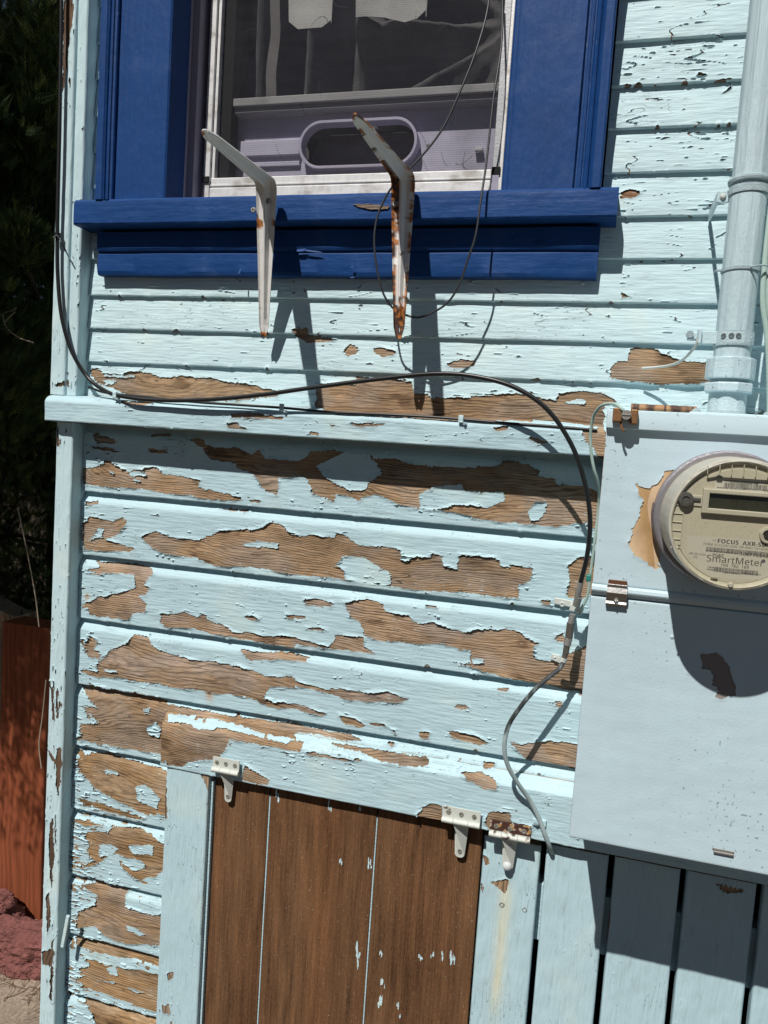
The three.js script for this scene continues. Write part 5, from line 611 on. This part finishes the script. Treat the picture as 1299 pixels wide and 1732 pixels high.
  part(t, 'display_digit', seg, std({ color: tint(0.018, 0.02, 0.017), roughness: 0.5 }));
  part(t, 'optical_port', [lathe([[0, 0.006], [0.0035, 0.0058], [0.0042, 0.0072], [0.0078, 0.0066], [0.0088, 0.004], [0.009, 0]], .0984, 1.4619, zf, 'z', 36), box(.1036, .1146, 1.4607, 1.465, zf, zf + 0.0035, 0.001)], std({ color: tint(0.085, 0.085, 0.085), roughness: 0.5 }));
  part(t, 'port_surround', box(.1027, .1166, 1.4552, 1.4677, zf, zf + 0.0016, 0.0008), plate);
  for (let k = 0; k < 6; k++) part(t, 'rib', box(.0868, .0968, cy + 0.0165 - k * 0.0099, cy + 0.0175 - k * 0.0099, zf, zf + 0.0022, 0.0005), plate);
  part(t, 'side_slot', box(.084, .0866, 1.4179, 1.4378, zf - 0.001, zf + 0.0012, 0.0005), dark);
  part(t, 'left_pad', box(.0873, .098, 1.4087, 1.4551, zf, zf + 0.001, 0.0008), cream);
  { const s = new THREE.Shape(), yb = 1.4915, yl = 1.4964; s.moveTo(cx - 0.028, yb - 0.001); for (let a = 0; a <= 24; a++) { const q = Math.PI - 0.93 - (Math.PI - 1.86) * a / 24; s.lineTo(cx + Math.cos(q) * 0.0625, cy + Math.sin(q) * 0.0625); } s.lineTo(cx + 0.028, yb - 0.001); const g = new THREE.ExtrudeGeometry(s, { depth: 0.0032, bevelEnabled: false }); g.translate(0, 0, zf); part(t, 'upper_shroud', boxUV(g), cream); for (let k = -3; k <= 3; k++) part(t, 'rib', box(cx + k * 0.0125 - 0.0005, cx + k * 0.0125 + 0.0005, yb + 0.001, yb + 0.0145 - Math.abs(k) * 0.0012, zf + 0.003, zf + 0.0052, 0.0004), cream); for (const q of [cx - 0.0275, cx + 0.0285]) part(t, 'shroud_clip', box(q, q + 0.006, yb - 0.0022, yb + 0.0006, zf, zf + 0.0042, 0.0006), dark); }
  part(t, 'sealing_button', lathe([[0, 0.001], [0.005, 0.001], [0.0065, 0.0035], [0.0088, 0.003], [0.0095, 0]], .1888, 1.4288, zf, 'z', 30), plate); part(t, 'button_core', cyl(.1892, 1.4286, zf + 0.0022, 0.0052, 0.0025, 'z', 20), dark);
  part(t, 'bottom_notch', lathe([[0, 0.0034], [0.002, 0.003], [0.0032, 0.0006], [0.0034, 0]], .1547, 1.3691, z0 + 0.1095, 'z', 16), cream);
  part(t, 'lower_tab', box(.1334, .1409, 1.3731, 1.3756, z0 + 0.104, z0 + 0.1085, 0.001), std({ color: tint(0.2, 0.19, 0.14), roughness: 0.5 }));
  const cover = lathe([[0.0714, z0 + 0.1106], [0.07, z0 + 0.1125], [0.06, z0 + 0.1136], [0.03, z0 + 0.1142], [0, z0 + 0.1144]], cx, cy, 0, 'z', 72);
  part(t, 'clear_cover', cover, new THREE.MeshPhysicalMaterial({ color: new THREE.Color().setRGB(0.97, 0.955, 0.88), transmission: 1, thickness: 0, roughness: 0.015, side: THREE.DoubleSide }));
}
// ------------------------------------------------------------------ conduit with its fittings
{
  const x = 0.1605, z = 0.1, r = 0.0235, t = thing('conduit', 'pale painted upright conduit pipe with a large coupling nut above the meter box', 'conduit', [x, 1.57, z]);
  const rows = [[r, 1.605], [r, 1.66], [r, 1.72], [r, 1.876], [r * 0.985, 1.879], [r * 0.97, 1.885], [r * 0.97, 2.0], [r * 0.97, 3.35]];
  part(t, 'pipe', lathe(rows, x, 0, z, 'y', 48), M.pipePaint);
  part(t, 'pipe_ring', lathe([[r * 0.97, 1.8795], [r * 1.13, 1.881], [r * 1.17, 1.884], [r * 1.13, 1.887], [r * 0.97, 1.889]], x, 0, z, 'y', 48), M.pipePaint);
  const nut = []; { const s = new THREE.Shape(), n = 8; for (let k = 0; k < n * 12; k++) { const a = k / (n * 12) * 6.2832, f = ((a * n / 6.2832) % 1) - 0.5, R = 0.0292 + 0.0012 * Math.exp(-f * f * 130); s[k ? 'lineTo' : 'moveTo'](Math.cos(a + 0.35) * R, Math.sin(a + 0.35) * R); } const g = new THREE.ExtrudeGeometry(s, { depth: 0.0255, bevelEnabled: true, bevelSize: 0.0012, bevelThickness: 0.0015, bevelSegments: 2 }); g.rotateX(-Math.PI / 2); g.translate(x, 1.6225, z); nut.push(boxUV(g)); }
  part(t, 'coupling_nut', nut, M.pipePaint);
  part(t, 'washer', [cyl(x, 1.6195, z, 0.0245, 0.006, 'y', 40)], M.pipePaint);
  { const s = new THREE.Shape(); for (let k = 0; k < 8; k++) { const a = k / 8 * 6.2832 + 0.22; s[k ? 'lineTo' : 'moveTo'](Math.cos(a) * 0.0305, Math.sin(a) * 0.0305); } const g = new THREE.ExtrudeGeometry(s, { depth: 0.009, bevelEnabled: true, bevelSize: 0.0015, bevelThickness: 0.002, bevelSegments: 2 }); g.rotateX(-Math.PI / 2); g.translate(x, 1.605, z); part(t, 'lock_nut', boxUV(g), M.pipePaint); }
  part(t, 'neck', lathe([[0.0265, 1.5715], [0.025, 1.5745], [0.0242, 1.578], [0.0242, 1.606]], x, 0, z, 'y', 40), M.pipePaint);
  // perforated strap round the pipe with its clamp lug
  const strap = []; const st = lathe([[r, 1.6655], [r + 0.0022, 1.6655], [r + 0.0024, 1.668], [r + 0.0024, 1.683], [r + 0.0022, 1.685], [r, 1.685]], x, 0, z, 'y', 56); strap.push(st); part(t, 'strap', [st, box(x - 0.044, x - 0.017, 1.6675, 1.6845, z + 0.0095, z + 0.0118, 0.0008)], M.pipePaint);
  for (const [dx] of [[-0.0155], [-0.0065], [0.0022]]) { const a = Math.asin(clamp(dx / (r + 0.0024), -1, 1)), g = lathe([[0, 0.0002], [0.0026, 0.0004], [0.0033, 0.0009], [0.0036, 0]], 0, 0, 0, 'z', 18); g.translate(0, 0, r + 0.0026); g.rotateY(a); g.translate(x, 1.677, z); part(t, 'strap_hole', g, std({ color: tint(0.12, 0.15, 0.16), roughness: 0.6 })); }
  { const s = new THREE.Shape(); s.absellipse(0, 0, 0.009, 0.0088, 0, 6.2832); const g = new THREE.ExtrudeGeometry(s, { depth: 0.0015, bevelEnabled: true, bevelSize: 0.0006, bevelThickness: 0.0006, bevelSegments: 2 }); g.translate(0, 0, r + 0.003); g.rotateY(0.4); g.translate(x, 1.6765, z); part(t, 'strap_end', boxUV(g), M.pipePaint); }
  part(t, 'clamp_lug', [box(x - 0.047, x - 0.0425, 1.667, 1.687, z - 0.002, z + 0.018, 0.001), box(x - 0.06, x - 0.047, 1.672, 1.683, z + 0.002, z + 0.014, 0.002), cyl(x - 0.0575, 1.679, z + 0.014, 0.0048, 0.006, 'z', 16)], M.pipePaint);
  // upper pipe strap screwed to the boards
  part(t, 'pipe_strap', [lathe([[r, 1.866], [r + 0.0016, 1.866], [r + 0.0018, 1.876], [r, 1.8765]], x, 0, z, 'y', 48), box(x - r - 0.013, x - r + 0.004, 1.861, 1.8765, z - 0.012, z - 0.0095, 0.001), box(x - r - 0.0145, x - r - 0.0115, 1.861, 1.8765, 0.002, z - 0.009, 0.001)], M.pipePaint);
  part(t, 'screw', dome(x - r - 0.007, 1.8685, z - 0.0095, 0.0044, 0.0035), M.hinge);
  part(t, 'cable_band', [lathe([[r + 0.0002, 1.765], [r + 0.0016, 1.765], [r + 0.0018, 1.767], [r + 0.0016, 1.769], [r, 1.769]], x, 0, z, 'y', 48), tube([[x - r - 0.001, 1.767, z + 0.003], [x - r - 0.008, 1.766, z + 0.006], [x - r - 0.009, 1.764, z + 0.004]], 0.0014, 10, 6), tube([[x + 0.008, 1.767, z + r + 0.001], [x + 0.02, 1.768, z + r + 0.006], [x + 0.0335, 1.768, z + r - 0.002], [x + 0.035, 1.7675, z + 0.004], [x + 0.024, 1.767, z]], 0.0013, 24, 6)], M.pipePaint);
}
const wires = [['nearest of three pale green painted wires tied along the right of the conduit', [[0.1915, 2.9, 0.105], [0.1905, 2.2, 0.107], [0.1885, 1.95, 0.112], [0.1865, 1.77, 0.118], [0.1895, 1.72, 0.118], [0.199, 1.68, 0.116], [0.207, 1.63, 0.112], [0.214, 1.575, 0.108]]], ['middle pale green painted wire of the three tied along the conduit', [[0.1985, 2.9, 0.104], [0.1975, 2.2, 0.106], [0.1955, 1.95, 0.111], [0.193, 1.77, 0.115], [0.1965, 1.72, 0.114], [0.207, 1.68, 0.112], [0.216, 1.63, 0.108], [0.223, 1.575, 0.103]]], ['outermost pale green painted wire at the right edge beside the conduit', [[0.206, 2.9, 0.103], [0.205, 2.2, 0.104], [0.2025, 1.95, 0.108], [0.1985, 1.77, 0.11], [0.203, 1.72, 0.11], [0.215, 1.68, 0.108], [0.224, 1.63, 0.104], [0.232, 1.575, 0.1]]]];
for (const [label, pts] of wires) { const t = thing('utility_wire', label, 'wire', pts[pts.length - 1], 'green wires beside the conduit'); part(t, 'jacket', tube(pts, 0.0036, 120, 10), M.greenWire); }
{
  const t = cable('bent_wire', 'short bent pale painted wire end clamped at the strap lug left of the conduit', 'wire', [[.1139,1.674,.116],[.1126,1.6663,.114],[.1074,1.6569,.1],[.1,1.6494,.08],[.0908,1.6455,.055],[.0762,1.6439,.035],[.0488,1.642,.02]], 0.002, M.hinge, 60);
}
// ------------------------------------------------------------------ what stands beyond the corner of the house
{
  const x0 = -1.668, x1 = -1.505, z = -0.62, t = thing('fence_post', 'reddish brown stained wooden fence post beyond the corner of the house', 'fence post', [-1.58, 0, z]);
  const g = swapXY(extrudeX(roundSec(x0, x1, z - 0.09, z, 0.005), stations(-0.05, 0.905, 0.04), 0.0016, 1)); const uv = g.attributes.uv, p = g.attributes.position; for (let k = 0; k < uv.count; k++) uv.setXY(k, p.getX(k) + p.getZ(k), p.getY(k)); part(t, 'post', g, std({ map: T.redwood, bumpMap: T.plyBump, bumpScale: 0.0015, roughness: 0.8 }));
}
{
  const t = thing('fence_post', 'gray weathered fence post with a slanted top behind the red brown post', 'fence post', [-1.83, 0, -0.76]);
  const g = swapXY(extrudeX(roundSec(-1.92, -1.735, -0.85, -0.75, 0.006), stations(-0.05, 0.935, 0.05), 0.003, 7)); const p = g.attributes.position; for (let i = 0; i < p.count; i++) if (p.getY(i) > 0.9) p.setY(i, p.getY(i) - (p.getX(i) + 1.92) * 0.35); g.computeVertexNormals(); part(t, 'post', g, M.woodGray);
}
for (const [label, x, y, z, sx, sy, sz, ph] of [['larger dull red stone lying on the ground against the house corner', -1.4, 0.02, -0.47, 0.15, 0.085, 0.085, 3.3], ['smaller dull red stone at the left edge beside the larger stone', -1.62, 0.03, -0.53, 0.1, 0.085, 0.085, 8.1]]) {
  const g = mergeVertices(new THREE.IcosahedronGeometry(1, 48).deleteAttribute('uv').deleteAttribute('normal')), p = g.attributes.position; for (let i = 0; i < p.count; i++) { const v = new THREE.Vector3().fromBufferAttribute(p, i), n3 = (f) => noise(v.x * f + ph, v.y * f) + noise(v.y * f + ph * 2, v.z * f + 5) + noise(v.z * f + 9, v.x * f + ph), k = 1 + 0.16 * n3(1.4) + 0.1 * n3(3) + 0.045 * n3(7) + 0.022 * n3(17) - 0.035 * smooth(0.35, 0.7, n3(24)); p.setXYZ(i, x + Math.sign(v.x) * Math.pow(Math.abs(v.x), 0.8) * sx * k, y + Math.sign(v.y) * Math.pow(Math.abs(v.y), 0.8) * sy * k, z + v.z * sz * k); }
  g.computeVertexNormals(); const uv = new Float32Array(p.count * 2); for (let i = 0; i < p.count; i++) { uv[i * 2] = p.getX(i) + p.getZ(i) * 0.4; uv[i * 2 + 1] = p.getY(i) - p.getZ(i) * 0.8; } g.setAttribute('uv', new THREE.BufferAttribute(uv, 2));
  const t = thing('stone', label, 'stone', [x, 0, z]); part(t, 'rock', paintVerts(g, (a, b, c) => { const k = 1 + 0.5 * noise(a * 60 + c * 20, b * 60) + 0.3 * noise(a * 220, b * 220 + c * 100); return [0.19 * k, 0.075 * k, 0.066 * k]; }), std({ vertexColors: true, roughness: 0.9, bumpMap: T.rough, bumpScale: 0.014 }));
}
{ // dry twigs and litter at the foot of the stones
  const gs = []; for (let i = 0; i < 90; i++) { const x = rr(-1.6, -1.2), z = rr(-0.47, -0.32), a = rr(0, 6.28), l = rr(0.03, 0.1); gs.push(tube([[x, 0.008, z], [x + Math.cos(a) * l * 0.5, 0.008 + rr(0.002, 0.02), z + Math.sin(a) * l * 0.5], [x + Math.cos(a + 0.3) * l, 0.009, z + Math.sin(a + 0.3) * l]], rr(0.0005, 0.001), 6, 4)); }
  const m = new THREE.Mesh(merge(gs), std({ color: tint(0.16, 0.1, 0.06), roughness: 0.95 })); m.name = 'twig_litter'; m.castShadow = m.receiveShadow = true; m.userData = { label: 'thin dry twigs scattered on the tan ground in front of the red stones', category: 'twigs', kind: 'stuff' }; scene.add(m);
}
{ // tall shrub; its top leans over and keeps the rest in the shade
  const t = thing('conifer_shrub', 'tall dense dark green conifer shrub left of the house corner', 'shrub', [-2.05, 0, -1.35]);
  const bark = std({ color: tint(0.07, 0.05, 0.036), roughness: 0.95, bumpMap: T.rough, bumpScale: 0.004 });
  const tr = [[-2.05, 0, -1.35], [-2.02, 1.0, -1.33], [-1.97, 2.2, -1.2], [-1.95, 3.6, -1.05]]; part(t, 'trunk', tube(tr, 0.06, 40, 10), bark);
  const sprig = []; { // a flat spray of scale leaves
    const leaf = (x, y, a, l) => { const g = new THREE.ConeGeometry(l * 0.075, l, 3, 1); g.translate(0, l / 2, 0); g.scale(1, 1, 0.5); g.rotateZ(a); g.translate(x, y, 0); return g.toNonIndexed(); };
    for (let k = 0; k < 6; k++) { const y = k * 0.011; sprig.push(leaf(0, y, 0, 0.024)); for (const s of [-1, 1]) { const l = 0.034 * (1 - k / 8); sprig.push(leaf(0, y, s * 0.75, l)); sprig.push(leaf(-s * Math.sin(0.75) * l * 0.5, y + l * 0.4, s * 0.3, l * 0.6)); } }
  }
  const sg = mergeGeometries(sprig); const n = 190000, mat = std({ color: tint(0.5, 0.5, 0.5), roughness: 0.75 });
  const im = new THREE.InstancedMesh(sg, mat, n), m4 = new THREE.Matrix4(), q = new THREE.Quaternion(), col = new THREE.Color(); let k = 0;
  const clumps = []; for (let i = 0; i < 230; i++) { const y = rr(0.15, 4.1), a = rr(0, 6.283), lean = smooth(1.6, 3.2, y), R = mix(0.5, 0.8, lean) * rr(0.55, 1); clumps.push([-2.05 + 0.12 * y * 0.3 + Math.cos(a) * R, y, -1.33 + lean * 1.05 + Math.sin(a) * R, rr(0.16, 0.32)]); }
  for (let i = clumps.length - 1; i >= 0; i--) if (clumps[i][0] > -1.62 && clumps[i][1] > 2.3) clumps.splice(i, 1);
  for (const c of [[-1.4943, 2.4333, -0.55, 0.13], [-1.4746, 2.246, -0.5, 0.1], [-1.5468, 2.1886, -0.5, 0.1], [-1.4255, 1.928, -0.38, 0.05]]) clumps.push(c, c, c);
  for (let i = 0; i < 70; i++) clumps.push([rr(-3.4, -1.5), rr(0.2, 4), rr(-3.2, -2.1), rr(0.25, 0.45)]);
  for (let i = 0; i < 110; i++) clumps.push([rr(-2.4, -1.6), rr(1.38, 2.5), rr(-0.75, 0.1), rr(0.14, 0.26)]);   // limbs that hang over the fence
  for (const c of clumps) { const b = [-2.02 + rr(-0.04, 0.04), c[1] - 0.12, -1.25 + smooth(1.6, 3.4, c[1]) * 0.3]; if (rnd() < 0.6) part(t, 'branch', tube([b, [mix(b[0], c[0], 0.5), mix(b[1], c[1], 0.3), mix(b[2], c[2], 0.5)], [c[0], c[1], c[2]]], 0.008, 10, 5), bark); }
  while (k < n) { const c = clumps[Math.floor(rnd() * clumps.length)]; const d = new THREE.Vector3(rr(-1, 1), rr(-1, 1), rr(-1, 1)); if (d.lengthSq() > 1) continue; const r = c[3]; const P = new THREE.Vector3(c[0] + d.x * r, c[1] + d.y * r * 1.25, c[2] + d.z * r); if (P.y < 0.05 || P.x > -1.04 && P.z > -2.7) continue;
    q.setFromUnitVectors(new THREE.Vector3(0, 1, 0), new THREE.Vector3(d.x + rr(-0.6, 0.6), 0.9 + rr(-0.5, 0.6), d.z + rr(-0.6, 0.6)).normalize()); q.multiply(new THREE.Quaternion().setFromAxisAngle(new THREE.Vector3(0, 1, 0), rr(0, 6.28))); const s = rr(0.38, 0.8); m4.compose(P, q, new THREE.Vector3(s, s, s)); im.setMatrixAt(k, m4); const v = rr(0.5, 1.3), y = rnd() < (P.z > -0.85 ? 0.3 : 0.06) ? 1 : 0; im.setColorAt(k, col.setRGB((0.05 + 0.13 * y) * v, (0.09 + 0.13 * y) * v, (0.024 + 0.03 * y) * v)); k++; }
  const dry = std({ color: tint(0.3, 0.24, 0.18), roughness: 0.9 }); for (const pts of [[[-1.5736,1.7285,-.42],[-1.492,1.7717,-.4],[-1.4438,1.7763,-.38],[-1.4246,1.782,-.37]], [[-1.4937,1.7688,-.4],[-1.473,1.7379,-.39],[-1.4276,1.711,-.38],[-1.3711,1.6965,-.37]], [[-1.4858,1.7452,-.4],[-1.461,1.7541,-.38],[-1.4278,1.7718,-.37]], [[-1.4752,1.2709,-.45],[-1.4352,1.165,-.44],[-1.395,1.0445,-.43],[-1.3813,.967,-.43]], [[-1.3303,.8394,-.4],[-1.338,.7434,-.4],[-1.3381,.6675,-.39],[-1.3207,.611,-.38]]]) part(t, 'twig', tube(pts, 0.0016, 20, 5), dry);
  im.name = 'foliage'; im.userData.kind = 'stuff'; im.castShadow = im.receiveShadow = true; const v = offset(t); im.position.set(-v.x, -v.y, -v.z); t.add(im);
}

renderer.render(scene, camera);
